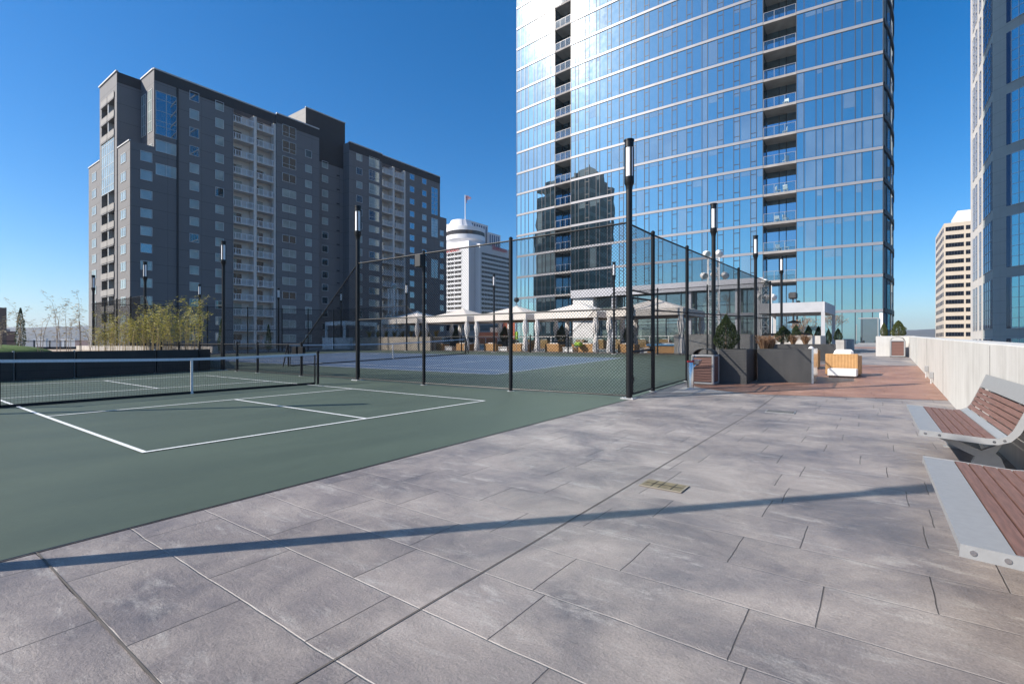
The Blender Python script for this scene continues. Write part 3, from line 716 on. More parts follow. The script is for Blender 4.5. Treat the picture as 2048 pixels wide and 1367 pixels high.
def fence(name, lab, posts, H, rails=(), post_r=.048, skip_posts=(), slope_ok=True, r=.0046, sp=SP, group='mesh fences around the tennis court', skip_mesh=()):
    """posts: list of (x,y); H: top height above the floor at each post"""
    t = thing(name, lab, 'fence', (posts[0][0], posts[0][1], zf(posts[0][0])), 0, group)
    ox, oy, oz = t.location
    pts = [(x-ox, y-oy, zf(x)-oz) for x, y in posts]
    for i, (p, h) in enumerate(zip(pts, H)):
        if i in skip_posts: continue
        a = MB(); a.tube((p[0],p[1],p[2]), (p[0],p[1],p[2]+h+.04), post_r, 12)
        a.lathe([(post_r*1.1,p[2]+h+.04),(post_r*1.1,p[2]+h+.07),(post_r*.5,p[2]+h+.1)], p[0], p[1], 12)
        po = a.build('post', M['black'], t, True)
        MB().lathe([(.10,p[2]),(.10,p[2]+.012)], p[0], p[1], 10).build('base_plate', M['plate'], po)
    mm = MB()
    for i in range(len(pts)-1):
        p, q = pts[i], pts[i+1]; h0, h1 = H[i], H[i+1]
        if i in skip_mesh: continue
        a = MB()
        a.tube((p[0],p[1],p[2]+h0), (q[0],q[1],q[2]+h1), .021, 8); a.build('top_rail', M['black'], t, True)
        a = MB(); a.tube((p[0],p[1],p[2]+.06), (q[0],q[1],q[2]+.06), .018, 8); a.build('bottom_rail', M['black'], t, True)
        for rh in rails:
            if min(h0, h1) > rh+.3:
                a = MB(); a.tube((p[0],p[1],p[2]+rh), (q[0],q[1],q[2]+rh), .019, 8); a.build('mid_rail', M['black'], t, True)
        links(mm, p, q, p[2], q[2], p[2]+h0, q[2]+h1, r, sp)
    mm.build('wire_mesh', M['wire'], t)
    return t
HF = 3.82
ff = fence('chain_link_fence', 'tall black chain-link fence facing the camera, stepping down to a low run at left',
   [(CNX,FY0),(FX0+.04,.82),(FX0,3.93),(FX0,7.02),(FX0,10.35),(FX0,13.56),(FX0,15.3),(FX0,16.57)], [HF+.06,HF,HF,HF,1.16,1.16,1.16,1.16], (1.98,), skip_posts=(0,3,7))
fence('chain_link_fence', 'low black chain-link fence running left behind the charcoal wall panels',
   [(FX0,16.72),(FX0,19.0),(FX0,21.4),(FX0,23.7),(FX0,26.0),(FX0,28.3),(FX0,30.7),(FX0,33.0),(FX0,35.4)], [1.16,1.16,1.16,1.16,HF,HF,HF,HF,HF], (1.98,), skip_posts=(4,8))
gx = 9.75
fence('chain_link_fence', 'tall side chain-link fence running away from the near corner past the planters',
   [(gx,FY0),(12.48,FY0),(15.4,FY0),(19.2,FY0),(22.7,FY0),(26.6,FY0)], [HF]*6, (1.98,), skip_posts=(2,4), r=.0032)
fence('chain_link_fence', 'tall back chain-link fence in front of the canopies, right part',
   [(FX1,FY0+.05),(FX1,.8),(FX1,3.6),(FX1,6.35),(FX1,9.6),(FX1,12.6),(FX1,15.8)], [HF,HF,HF,HF,1.16,1.16,1.16], (1.98,), skip_posts=(0,3,6), r=.0040)
fence('chain_link_fence', 'back chain-link fence before the left canopies, low and then tall again',
   [(FX1,15.9),(FX1,19.0),(FX1,22.1),(FX1,25.2),(FX1,28.6),(FX1,32.1),(FX1,35.6)], [1.16,1.16,1.16,HF,HF,HF,HF], (1.98,), skip_posts=(0,3), r=.0040)
fence('chain_link_fence', 'far end chain-link fence in front of the apartment block',
   [(FX0,35.8),(11.6,35.8),(15.2,35.8),(18.3,35.8),(21.3,35.8),(23.8,35.8),(26.3,35.8)], [HF]*7, (1.98,), skip_posts=(0,6), r=.0040)
# short run over the gate and the gate itself
z0 = zf(CNX); z1 = zf(gx)-z0
g = thing('fence_transom', 'mesh transom panel above the open court gate at the near corner', 'fence', (CNX,FY0,z0), 0, 'mesh fences around the tennis court')
a = MB(); a.tube((.07,0,HF+.03),(gx-CNX,0,z1+HF),.021,8); a.build('top_rail', M['black'], g, True)
a = MB(); a.tube((.07,0,2.40),(gx-CNX,0,z1+2.36),.021,8); a.build('bottom_rail', M['black'], g, True)
a = MB(); links(a, (.07,0),(gx-CNX,0), 2.33, 2.30+z1, HF, HF+z1); a.build('wire_mesh', M['wire'], g)
g = thing('gate', 'closed chain-link court gate beside the near corner lamp post', 'gate', (CNX+.13,FY0-.02,z0+.03), 0)
gw = gx-CNX-.24
a = MB()
for p, q in (((0,0,.05),(0,0,2.22)),((gw,0,.08),(gw,0,2.24)),((0,0,.06),(gw,0,.09)),((0,0,2.2),(gw,0,2.22)),((0,0,1.0),(gw,0,1.03))): a.tube(p, q, .022, 8)
a.build('gate_frame', M['black'], g, True)
a = MB(); links(a, (0,0),(gw,0), .0, .03, 2.2, 2.22); a.build('wire_mesh', M['wire'], g)
a = MB(); a.box(gw-.02,gw+.06,-.06,.06,.98,1.1); a.build('latch', M['black'], g)
for hz in (.35, 1.9): MB().box(-.07,.03,-.035,.035,hz,hz+.09).build('hinge', M['black'], g)
# equipment boxes on the posts
t = thing('fence_box', 'small black box on top of the second tall fence post from the left', 'box', (FX0-.12, 3.98, 3.42)); MB().rbox(-.09,.09,-.12,.12,0,.36,.015).build('housing', M['charcoal'], t); MB().box(.09,.16,-.03,.03,.1,.26).build('bracket', M['black'], t)
t = thing('score_box', 'pair of black boxes strapped to the low fence post under the sloping rail', 'box', (FX0-.09, 10.35, .78)); MB().rbox(-.09,.02,.06,.36,0,.30,.01).rbox(-.09,.02,-.38,-.06,.02,.3,.01).build('housing', M['black'], t)

# ------------------------------------------------------------------ nets
def net(name, lab, p, q, hpost, hmid, cell, strap_label=None, aframe=False):
    P = Vector(p); Q = Vector(q); Ld = (Q-P).length; ang = math.atan2(Q.y-P.y, Q.x-P.x)
    t = thing(name, lab, 'net', (P.x,P.y,zf(P.x)), ang); t.rotation_euler[1] = -math.atan2(zf(Q.x)-zf(P.x), Ld)
    top = lambda u: hmid+(hpost-hmid)*(abs(u-Ld/2)/(Ld/2))**1.3
    e0, e1 = .10, Ld-.10
    a = MB(); k = int((e1-e0)/cell)
    for i in range(k+1):
        u = e0+(e1-e0)*i/k; a.bar((u,0,.03),(u,0,top(u)-.02),.0026,.0026)
    rows = int(.9/cell)
    for j in range(rows+1):
        f = j/rows; pts = [(e0+(e1-e0)*i/24, 0, .03+(top(e0+(e1-e0)*i/24)-.05)*f) for i in range(25)]
        for b_ in range(24): a.bar(pts[b_], pts[b_+1], .0026, .0026)
    a.build('net_mesh', M['netcord'], t)
    a = MB()
    for i in range(24):
        u0 = .06+(Ld-.12)*i/24; u1 = .06+(Ld-.12)*(i+1)/24
        n = len(a.v); z0_, z1_ = top(u0), top(u1)
        for u, z in ((u0,z0_),(u1,z1_)): a.v += [(u,-.006,z-.06),(u,.006,z-.06),(u,.006,z),(u,-.006,z)]
        a.f += [(n,n+4,n+7,n+3),(n+1,n+2,n+6,n+5),(n+3,n+7,n+6,n+2),(n,n+1,n+5,n+4)]
    a.build('tape', M['tape'], t)
    a = MB(); a.box(e0, e1, -.006, .006, .005, .06); a.build('bottom_band', M['netcord'], t)
    for u in (e0-.02, e1-.02): MB().box(u, u+.04, -.006, .006, .03, top(u)-.05).build('end_band', M['netcord'], t)
    for u in (0, Ld):
        b = MB()
        if aframe: b.tube((u,0,0),(u,0,hpost+.06),.042,10); b.tube((u+(-.28 if u == 0 else .28),0,0),(u+(-.03 if u == 0 else .03),0,hpost+.0),.03,8); b.bar((u,0,hpost*.45),(u+(-.16 if u == 0 else .16),0,hpost*.45),.03,.03)
        else: b.tube((u,0,0),(u,0,hpost+.03),.036,10)
        b.lathe([(.05,hpost+.03),(.05,hpost+.06),(.02,hpost+.08)], u, 0, 10)
        b.build('net_post', M['black'], t, True)
    s = MB(); s.bar((Ld/2,-.009,hmid),(Ld/2,-.012,.02),.05,.006,(0,1,0)); s.bar((Ld/2,.009,hmid),(Ld/2,.012,.02),.05,.006,(0,1,0)); s.box(Ld/2-.03,Ld/2+.03,-.03,.03,0,.025)
    s.build('centre_strap', M['strap'], t)
    return t
net('pickleball_net', 'black mesh net with pale tape across the near green court', (-.32,6.72,0), (6.42,6.72,0), .925, .865, .05)
net('tennis_net', 'far tennis net with white centre strap behind the tall fence', (ctr-6.4,NY,0), (ctr+6.4,NY,0), 1.05, .93, .075, aframe=True)

# ------------------------------------------------------------------ dark grey apartment block
AX, AY = 25.5, 89.1
apt = thing('apartment_building', 'wide charcoal grey apartment block with white balcony stacks and a pale sunlit end wall', 'building', (AX, AY, 0))
def ax(px): return onY(px, AY)[0]-AX
def az(px, py): return zat(py, onY(px, AY)[1])
FL = [-5.2, -2.3, .5, 3.4, 6.3, 9.15, 12.0, 14.8, 17.6, 20.5, 23.5, 26.6, 29.65, 32.7, 35.9, 39.05, 42.2]
GZ = -26
top = 46.2; wing = 33.4
x308, x467, x553, x637, x697, x763, x811, x880, x893 = [ax(p) for p in (308, 466.5, 552, 637, 697, 763, 811, 880, 893)]
b = MB()
b.box(0, x308, 0, 5.9, GZ, wing); b.box(0, x308, 15, 22, GZ, wing); b.box(x308, x467, 0, 22, GZ, top)
b.box(x467, x553, 1.9, 22, GZ, top); b.box(x553, x637, -.25, 22, GZ, top+.25); b.box(x637, x697, 2.0, 22, GZ, top)
b.box(x697, x763, -.25, 22, GZ, top+.1); b.box(x763, x811, 1.9, 22, GZ, top); b.box(x811, x880, 0, 22, GZ, top)
b.box(x880, x893, 0, 22, GZ, az(893, 437)); b.box(-.12, x308, 5.9, 7.0, GZ, top); b.box(-.12, x308, 13.9, 15, GZ, top)
b.box(x308-1.2, x308, 7, 13.9, GZ, top); b.box(-.12, x308-1.2, 7, 13.9, 43.0, top-.01)
b.box(-.05, x308-1.2, 7, 13.9, GZ, -5.3)
wall = b.build('wall', M['apt'], apt)
# darker painted crown on the street side, with pale coping
b = MB()
for x0, x1, y, t in ((x308, x467, 0, top), (x467, x553, 0, top), (x553, x637, -.25, top+.25), (x697, x763, -.25, top+.1), (x763, x811, 0, top), (x811, x880, 0, top)):
    MB().box(x0, x1, y-.06, y-.003, t-1.75, t-.02).build('fascia', M['apt_dark'], apt)
MB().box(-.10, x308, 5.82, 5.9, top-1.7, top-.02).build('fascia', M['apt_dark'], apt)
b = MB()
for x0, x1, y, t in ((x308, x467, 0, top), (x467, x553, 0, top), (x553, x637, -.25, top+.25), (x697, x763, -.25, top+.1), (x763, x811, 0, top), (x811, x880, 0, top)): MB().box(x0-.05, x1-.03, y-.16, y+.2, t, t+.22).build('coping', M['coping'], apt)
for q in ((x308-.15, x308+.2, .2, 5.8, top, top+.22), (-.3, .1, 5.8, 15.1, top, top+.22), (-.12, .14, .1, 5.8, wing, wing+.18), (-.12, .14, 15.2, 22, wing, wing+.18)): MB().box(*q).build('coping', M['coping'], apt)
p0, p1 = ax(622), ax(700.5)
b = MB(); b.box(p0, p1, 1.95, 16, top-5.5, 51.2); ph = b.build('penthouse', M['apt_dark'], apt)
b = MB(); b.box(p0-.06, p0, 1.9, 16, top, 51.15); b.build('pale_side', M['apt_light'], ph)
b = MB(); b.box(p0-.1, p1+.1, 1.85, 2.1, 51.2, 51.4); b.build('coping', M['coping'], ph)
MB().box(ax(355)-.12, ax(355)+.12, -.16, -.003, GZ, top-1.7).build('downpipe', M['apt_dark'], apt)
rw = random.Random(4)
far_frames = MB(); far_pale = MB(); far_dark = MB()
def win_geo(fr, pa, x, y, z, w, h, ny, nx=1, nz=0, fac='-y'):
    """frame and pane rectangles on a wall facing -y (or -x)"""
    e = .07
    def bx(m, a0, a1, z0, z1, t):
        if fac == '-y': m.box(a0, a1, y-t, y, z0, z1)
        else: m.box(x-t, x, a0, a1, z0, z1)
    c = x if fac == '-y' else y
    bx(fr, c-w/2, c-w/2+e, z, z+h, .07); bx(fr, c+w/2-e, c+w/2, z, z+h, .07); bx(fr, c-w/2+e, c+w/2-e, z, z+e, .07); bx(fr, c-w/2+e, c+w/2-e, z+h-e, z+h, .07)
    for i in range(1, nx): bx(fr, c-w/2+w*i/nx-.035, c-w/2+w*i/nx+.035, z+e, z+h-e, .065)
    for f in (nz or ()): bx(fr, c-w/2+e, c+w/2-e, z+h*f-.03, z+h*f+.03, .06)
    bx(pa, c-w/2+e, c+w/2-e, z+e, z+h-e, .03)
def window(x, y, z, w, h, nx=1, nz=0, fac='-y', dark=None):
    fr = MB(); pa = MB(); win_geo(fr, pa, x, y, z, w, h, 0, nx, nz, fac)
    o = fr.build('window', M['frame_white'], apt); pa.build('pane', M['pane_dark'] if (dark if dark is not None else rw.random() < .28) else M['pane_pale'], o)
def farwin(x, y, z, w, h, nx=1, nz=0, dark=None):
    win_geo(far_frames, far_dark if (dark if dark is not None else rw.random() < .4) else far_pale, x, y, z, w, h, 0, nx, nz)
for i, z in enumerate(FL):
    if z < -1: continue
    hi = 1.5 if z < 26 else 1.65
    if z+3 < wing: window(ax(292.5), 0, z+.95, 1.65, hi)
    window(ax(388.5), 0, z+1.0, 1.5, hi)
    window(ax(439), 0, z+.95, 1.45, hi)
    if z < 34: window(ax(577), -.25, z+.75, 2.9, 1.5 if z < 32 else 1.7, 2, 0, dark=z > 30 or i % 4 == 1)
    else: window(ax(577), -.25, z+.35, 2.9, 2.3, 2, (.35,), dark=True)
    if z < 42: farwin(ax(615.5), -.25, z+.75, 1.5, 1.5, dark=z > 37)
    if z < 41: farwin(ax(660.5), 2.0, z+.5, 1.5, 1.5, dark=z < 26)
    farwin(ax(717), -.25, z+.6, 1.6, 1.55)
    farwin(ax(747), -.25, z+(.5 if z < 28 else .2), 3.0, 1.5 if z < 28 else 2.4, 2, (.35,) if z > 28 else 0, dark=i % 3 == 0)
    farwin(ax(824), 0, z+.6, 1.6, 1.5, dark=True); farwin(ax(848.5), 0, z+.6, 1.6, 1.5)
    if z+3 < az(893, 437): farwin(ax(883.5), 0, z+.7, 1.5, 1.5, dark=False)
    b = MB()
for z in (18.5, 29.5, 35.5): farwin(ax(869), 0, z, 2.5, 5.0 if z < 35 else 7.3, 2, (.2,.35,.5,.65,.8), dark=z > 30)
# big corner windows near the top left
window(ax(332.5), 0, 35.4+.2, 3.1, 7.2, 2, (.2,.32,.55,.82), dark=True)
window(ax(332), 0, 32.8, 3.0, 1.9, 2); window(ax(332), 0, 28.9, 3.0, 1.9, 2, dark=False)
tag(far_frames.build('far_window_frame', M['frame_white'], apt), kind='stuff'); tag(far_pale.build('far_window_pane', M['pane_pale'], apt), kind='stuff'); tag(far_dark.build('far_window_pane', M['pane_dark'], apt), kind='stuff')
# small vents
b = MB()
for z in FL[4:]: b.box(ax(688)-.5, ax(688)+.2, 1.9, 1.998, z-.4, z-.15)
b.build('vent', M['apt_dark'], apt)
# sunlit end wall windows
for z in FL:
    if z < -1 or z+3 > wing: continue
    window(-.0, 3.1, z+.75, 2.5, 1.55, 3, 0, '-x', dark=False); window(-.0, 18.6, z+.75, 2.5, 1.55, 3, 0, '-x', dark=False)
window(-.13, 10.45, 26.8, 6.6, 9.4, 6, (.12,.3,.5,.7,.88), '-x', dark=False)
for z, h in ((30.5, 3.6), (36.2, 7.0)):
    window(x308, 1.7, z, 1.9, h, 2, (.25,.5,.75), '-x', dark=False); window(x308, 4.6, z, 1.9, h, 2, (.25,.5,.75), '-x', dark=False)
# balcony stacks
def stack(x0, x1, ymid, cols, y0):
    bw = MB(); bw.box(x0, x1, y0+1.86, y0+1.9, GZ, top-1.7); bw.box(x0, x0+.03, y0, y0+1.86, GZ, top-1.7); bw.box(x1-.03, x1, y0, y0+1.86, GZ, top-1.7)
    bw.build('recess_wall', M['cream'], apt)
    piers = MB()
    for k in range(1, cols): xm = x0+(x1-x0)*k/cols; piers.box(xm-.28, xm+.28, y0+.02, y0+1.86, GZ, top-1.7)
    piers.box(x1-.42, x1-.03, y0+.015, y0+.9, GZ, top-1.7)
    piers.build('pier', M['cream'], apt)
    for z in FL:
        if z < -1: continue
        for k in range(cols):
            a0 = x0+(x1-x0)*k/cols+(.3 if k else .04); a1 = x0+(x1-x0)*(k+1)/cols-(.3 if k < cols-1 else .44)
            s = MB(); s.box(a0, a1, y0-.12, y0+1.85, z-.18, z); bal = s.build('balcony', M['cream'], apt)
            r = MB(); r.box(a0, a1, y0-.10, y0-.05, z+1.02, z+1.1); r.box(a0, a1, y0-.09, y0-.06, z+.10, z+.16)
            n = 13
            for i in range(n+1): xx = a0+.03+(a1-a0-.06)*i/n; r.box(xx-.022, xx+.022, y0-.092, y0-.058, z+.16, z+1.02)
            for i in (1, 4, 7, 10): xx = a0+(a1-a0)*i/11; r.box(xx-.05, xx+.05, y0-.096, y0-.054, z, z+1.05)
            r.build('railing', M['rail_white'], bal)
            wd = (a1-a0)*.55
            d = MB(); d.box(a0+.25, a0+.25+wd, y0+1.80, y0+1.858, z+.02, z+2.2); d.build('sliding_door', M['pane_dark'], bal)
            if rw.random() < .8: c = MB(); c.box(a0+.3+wd*rw.choice((0,.5)), a0+.25+wd*rw.choice((.55,1)), y0+1.78, y0+1.797, z+.06, z+2.15); c.build('curtain', M['pane_pale'], bal)
            MB().box(a0+.25+wd+.03, a0+.25+wd+.4, y0+1.5, y0+1.855, z+1.7, z+2.1).build('ac_box', M['cream'], bal) if rw.random() < .15 else None
stack(x467, x553-.02, 0, 2, 0); stack(x763+.02, x811-.02, 0, 2, 0)
# end wall balconies
bw = MB(); bw.box(x308-1.28, x308-1.203, 7.0, 13.9, GZ, 26.6); bw.box(x308-1.28, x308-1.203, 7, 13.9, 36.4, 43); bw.build('recess_wall', M['cream'], apt)
MB().box(-.1, x308-1.29, 10.3, 10.6, GZ, 43.0).build('pier', M['frame_white'], apt)
for z in FL:
    if z < -1 or 26 < z < 35: continue
    for y0, y1 in ((7.0, 10.3), (10.6, 13.9)):
        s = MB(); s.box(-.28, x308-1.29, y0, y1, z-.18, z); bal = s.build('end_balcony', M['apt'], apt)
        r = MB(); r.box(-.26, -.20, y0, y1, z+1.0, z+1.1); r.box(-.25, -.21, y0, y1, z+.08, z+.15)
        for i in range(17): yy = y0+.05+(y1-y0-.1)*i/16; r.box(-.25, -.21, yy-.10, yy+.10, z+.15, z+1.0)
        r.build('railing', M['apt_light'], bal)
        MB().box(x308-1.34, x308-1.29, y0+.3, y0+1.3, z+.02, z+2.1).build('sliding_door', M['pane_dark'], bal)

# ------------------------------------------------------------------ blue glass tower
TX0, TR, TYC = 63.1, 197.0, 16.9
def tx(y): return TX0+TR-math.sqrt(TR*TR-(y-TYC)**2)
def ty(px):
    x = TX0
    for _ in range(8): y, d = onX(px, x); x = tx(y)
    return y
twr = thing('glass_tower', 'tall curved blue glass residential tower with pale floor bands and two recessed balcony stacks', 'tower', (0,0,0))
ZB = [.9, 4.65, 8.45]+[11.9+3.43*i for i in range(18)]
YL = 41.2; Y1 = ty(1110); Y2 = ty(1142); Y3 = ty(1526); Y4 = ty(1593); YR = -7.4
def pxs(lst): return [ty(p) for p in lst]
secL = [YL]+pxs([1042,1050,1057,1067.5,1074,1084,1090.5,1101])+[Y1]
midpx = [1150.5,1157,1170.5,1178,1192.5,1199.5,1215,1222.5,1238.5,1247,1262.5,1272,1289,1298,1316.5,1325.5,1344,1354,1373.5,1384,1404,1415,1435,1446.5,1467.5,1479.5,1501.5,1513]
secM = [Y2]+pxs(midpx)+[Y3]
narrow = {1170.5,1215,1238.5,1262.5,1289,1316.5,1344,1373.5,1435,1467.5,1501.5}
secR = [Y4]+pxs([1608,1632,1645,1670,1684,1710.5,1724,1745])+[YR]
rt = random.Random(11); PALE = (ty(1404), ty(1501.5))
def pane_strip(m, ys, z0, z1, off=0.0, jit=.004):
    for a, c in zip(ys[:-1], ys[1:]):
        j = [rt.uniform(-jit, jit) for _ in range(3)]
        p0_ = (tx(a)+off+j[0], a, z0); p1_ = (tx(c)+off+j[1], c, z0); p2_ = (tx(c)+off+j[1]+j[2], c, z1); p3_ = (tx(a)+off+j[0]+j[2], a, z1)
        m.quad(p0_, p3_, p2_, p1_)
def arcbar(m, y0, y1, z0, z1, out, depth, n=8):
    """bar along the facade: out = how far it stands proud (towards -x)"""
    for i in range(n):
        a = y0+(y1-y0)*i/n; c = y0+(y1-y0)*(i+1)/n
        k = len(m.v)
        for y in (a, c): m.v += [(tx(y)-out,y,z0),(tx(y)-out,y,z1),(tx(y)-out+depth,y,z1),(tx(y)-out+depth,y,z0)]
        m.f += [(k,k+4,k+5,k+1),(k+1,k+5,k+6,k+2),(k+3,k+2,k+6,k+7),(k,k+3,k+7,k+4)]
        if i == 0: m.f.append((k,k+1,k+2,k+3))
        if i == n-1: m.f.append((k+4,k+7,k+6,k+5))
def vertbar(m, y, z0, z1, w=.08, out=.04):
    x = tx(y); m.box(x-out, x+.02, y-w/2, y+w/2, z0, z1)
SIDE = [(64.6,-7.4),(66.2,-7.75),(68.5,-8.1),(71.5,-8.42),(75,-8.5),(78.5,-8.3),(81.5,-7.7),(84,-6.4)]
NBL = 0; BLS = MB()
for k in range(len(ZB)-1):
    za, zb = ZB[k], ZB[k+1]; z0 = za+.15; z1 = zb-.15
    for nm, ys, thick in (('L', secL, .16), ('M', secM, .16 if k != 1 else .62), ('R', secR, .16)):
        b = MB(); arcbar(b, ys[0], ys[-1], zb-thick, zb+(.16 if not (nm == 'M' and k == 1) else .55), .10, .25, 10); b.build('floor_band', M['podium' if nm == 'M' and k == 1 else 'spandrel'], twr)
        if nm == 'M' and k < 2: continue
        zz0 = z0+(.40 if nm == 'M' and k == 2 else .012); 
        g = MB(); pane_strip(g, ys, zz0, z1-.002); go = g.build('window_wall', M['tower_glass'], twr)
        m = MB()
        for y in ys: vertbar(m, y, zz0, z1-.004)
        if nm == 'M':
            for i, (a, c) in enumerate(zip(ys[:-1], ys[1:])):
                if i and midpx[i-1] in narrow:
                    for fz in (.22, .82): q = zz0+(z1-zz0)*fz; m.add([(tx(a)-.02,a,q-.04),(tx(c)-.02,c,q-.04),(tx(c)-.02,c,q+.04),(tx(a)-.02,a,q+.04)], [(0,3,2,1)])
        m.build('mullion', M['mullion'], go)
        kinds = rt.random()
        full = kinds < .14; part = .14 <= kinds < .6
        for a, c in zip(ys[:-1], ys[1:]):
            f = None
            if full and rt.random() < .8: f = .97
            elif part and rt.random() < .45: f = rt.choice((.18,.2,.24,.3))
            elif rt.random() < .07: f = rt.choice((.95,.95,.55))
            if nm == 'M' and abs(a-PALE[0]) < .01: f = .96
            if nm == 'M' and abs(a-PALE[1]) < .01: f = .93
            if f:
                w_ = .04; s = 1 if c > a else -1
                A, C = a+s*w_+(a-c)*-.10, c-s*w_
                bl = MB() if NBL < 96 else BLS
                bl.quad((tx(A)-.012,A,z1-(z1-zz0)*f),(tx(A)-.012,A,z1-.12),(tx(C)-.012,C,z1-.12),(tx(C)-.012,C,z1-(z1-zz0)*f))
                if NBL < 96: bl.build('blind', M['tower_blind'], go)
                NBL += 1
    # recessed balcony stacks
    for ya, yb in ((Y1, Y2), (Y3, Y4)):
        if k >= 1 or ya == Y1:
            s = MB(); s.prism([(tx(yb)-.06,yb+.03),(tx(yb)+2.6,yb+.03),(tx(ya)+2.6,ya-.03),(tx(ya)-.06,ya-.03)], zb-.16, zb+.12)
            bal = s.build('balcony', M['slab'], twr)
            r = MB(); arcbar(r, ya-.05, yb+.05, zb+.14, zb+1.18, .02, .015, 3); rl_ = r.build('railing', M['clear_glass'], bal)
            p = MB(); arcbar(p, ya-.05, yb+.05, zb+1.18, zb+1.22, .03, .04, 3)
            for i in range(4): y = ya-.08+(yb-ya+.16)*i/3; p.box(tx(y)-.04, tx(y)-.022, y-.02, y+.02, zb+.12, zb+1.18)
            p.build('rail_post', M['spandrel'], rl_)
        zt = z1+.08 if (k >= 1 or ya == Y1) else zb-.16
        w = MB(); pane_strip(w, [ya, ya+(yb-ya)*.4, ya+(yb-ya)*.62, yb], za+.12, zt, 2.3, .003); wo_ = w.build('recess_glass', M['tower_glass_deep'], twr)
        q = MB()
        for f in (.0,.4,.62,.985): y = ya+(yb-ya)*f; q.box(tx(y)+2.22, tx(y)+2.29, y-.04, y+.04, za+.125, zt)
        q.build('mullion', M['mullion'], wo_)
        sd = MB(); sd.box(tx(ya)+.02, tx(ya)+2.6, ya-.006, ya+.02, za+.125, zt); sd.box(tx(yb)+.02, tx(yb)+2.6, yb-.02, yb+.006, za+.125, zt); sd.build('recess_side', M['side_glass'], twr)
    # curved right flank
    g = MB(); b = MB(); mu = MB()
    for (xa, y_a), (xb, y_b) in zip(SIDE[:-1], SIDE[1:]):
        g.quad((xa,y_a,z0),(xb,y_b,z0),(xb,y_b,z1),(xa,y_a,z1))
        b.add([(xa,y_a-.12,zb-.25),(xb,y_b-.12,zb-.25),(xb,y_b-.12,zb+.25),(xa,y_a-.12,zb+.25),(xa,y_a+.1,zb-.25),(xb,y_b+.1,zb-.25),(xb,y_b+.1,zb+.25),(xa,y_a+.1,zb+.25)],
              [(0,1,2,3),(4,7,6,5),(3,2,6,7),(0,4,5,1)])
        mu.box(xa-.04, xa+.04, y_a-.05, y_a+.03, z0, z1)
    fl_ = g.build('flank_glass', M['side_glass'], twr); mu.build('mullion', M['mullion'], fl_); b.build('flank_band', M['mullion'], twr)
tag(BLS.build('far_blind', M['tower_blind'], twr), kind='stuff')
# solid core, so that no light leaks through, and the lobby under the wide canopy band
up = MB(); zz0 = ZB[-1]+.26
ysu = [YL+(YR-YL)*i/24 for i in range(25)]
pane_strip(up, ysu, zz0, 158, 0, .004); upo = up.build('upper_glass', M['tower_glass'], twr)
ub = MB(); z = zz0+3.4
while z < 157: arcbar(ub, YL, YR, z-.25, z+.25, .1, .2, 12); z += 3.43
ub.build('upper_band', M['spandrel'], upo)
core = MB(); zt = 157.5
def corepoly(off, ya, yb, back): return [(tx(ya)+off, ya), (back, ya), (back, yb), (tx(yb)+off, yb), (tx((ya+yb)/2)+off, (ya+yb)/2)]
for ya, yb, off, zlo in ((YL-.05, Y1, .25, -20), (Y1-.02, Y2+.02, 2.7, -20), (Y2, Y3, .25, 8.0), (Y2+.0, Y3, 2.4, -20), (Y3-.02, Y4+.02, 2.7, -20), (Y4, YR+.3, .25, -20)):
    core.prism(list(reversed(corepoly(off, ya, yb, 84.0))), zlo, zt if zlo < 0 and off != 2.4 else (zt if zlo > 0 else 7.9))
core.build('core', M['soffit'], twr)
lob = MB(); ysl = [Y2+(Y3-Y2)*i/13 for i in range(14)]
pane_strip(lob, ysl, 1.0, 7.8, 1.6, .004); lo2 = lob.build('lobby_glass', M['low_glass'], twr)
q = MB()
for y in ysl: q.box(tx(y)+1.52, tx(y)+1.6, y-.05, y+.05, 1.0, 7.8)
for z in (3.6, 5.9): 
    for a, c in zip(ysl[:-1], ysl[1:]): q.add([(tx(a)+1.57,a,z),(tx(c)+1.57,c,z),(tx(c)+1.57,c,z+.09),(tx(a)+1.57,a,z+.09)], [(0,3,2,1)])
q.build('mullion', M['mullion'], lo2)
for i in (1, 2, 4, 7, 8, 10): a, c = ysl[i]-.15, ysl[i+1]+.15; MB().quad((tx(a)+1.585,a,3.75),(tx(a)+1.585,a,7.0-(i % 3)*.6),(tx(c)+1.585,c,7.0-(i % 3)*.6),(tx(c)+1.585,c,3.75)).build('blind', M['tower_blind'], lo2)
for y in [Y2-.6]+pxs([1225, 1376, 1474, 1512]):
    MB().box(tx(y)+.3, tx(y)+.9, y-.3, y+.3, .5, 7.83).build('column', M['podium'], twr)
MB().box(tx(Y2)+.2, tx(Y2)+1.5, Y2-3.6, Y2-.2, .5, 7.82).build('white_pier', M['white_wall'], twr)
# ground floor door near the right end
yd = ty(1731); xd = tx(yd)-.05
dr = MB(); dr.box(xd-.03, xd+.02, yd-1.15, yd-1.05, .9, 3.9).box(xd-.03, xd+.02, yd+1.05, yd+1.15, .9, 3.9).box(xd-.03, xd+.02, yd-1.05, yd+1.05, 3.78, 3.9).box(xd-.03, xd+.02, yd-1.05, yd+1.05, .9, 1.15)
dro = dr.build('entrance_door', M['alu'], twr); MB().box(xd-.005, xd+.01, yd-1.05, yd+1.05, 1.15, 3.78).build('pane', M['pane_dark'], dro); MB().box(xd-.14, xd-.09, yd+.78, yd+.84, 1.4, 3.2).build('handle', M['alu'], dro)
MB().box(tx(YR)-.08, tx(YR)+.3, YR+.02, YR+.32, .5, 4.4).build('corner_post', M['white_wall'], twr)

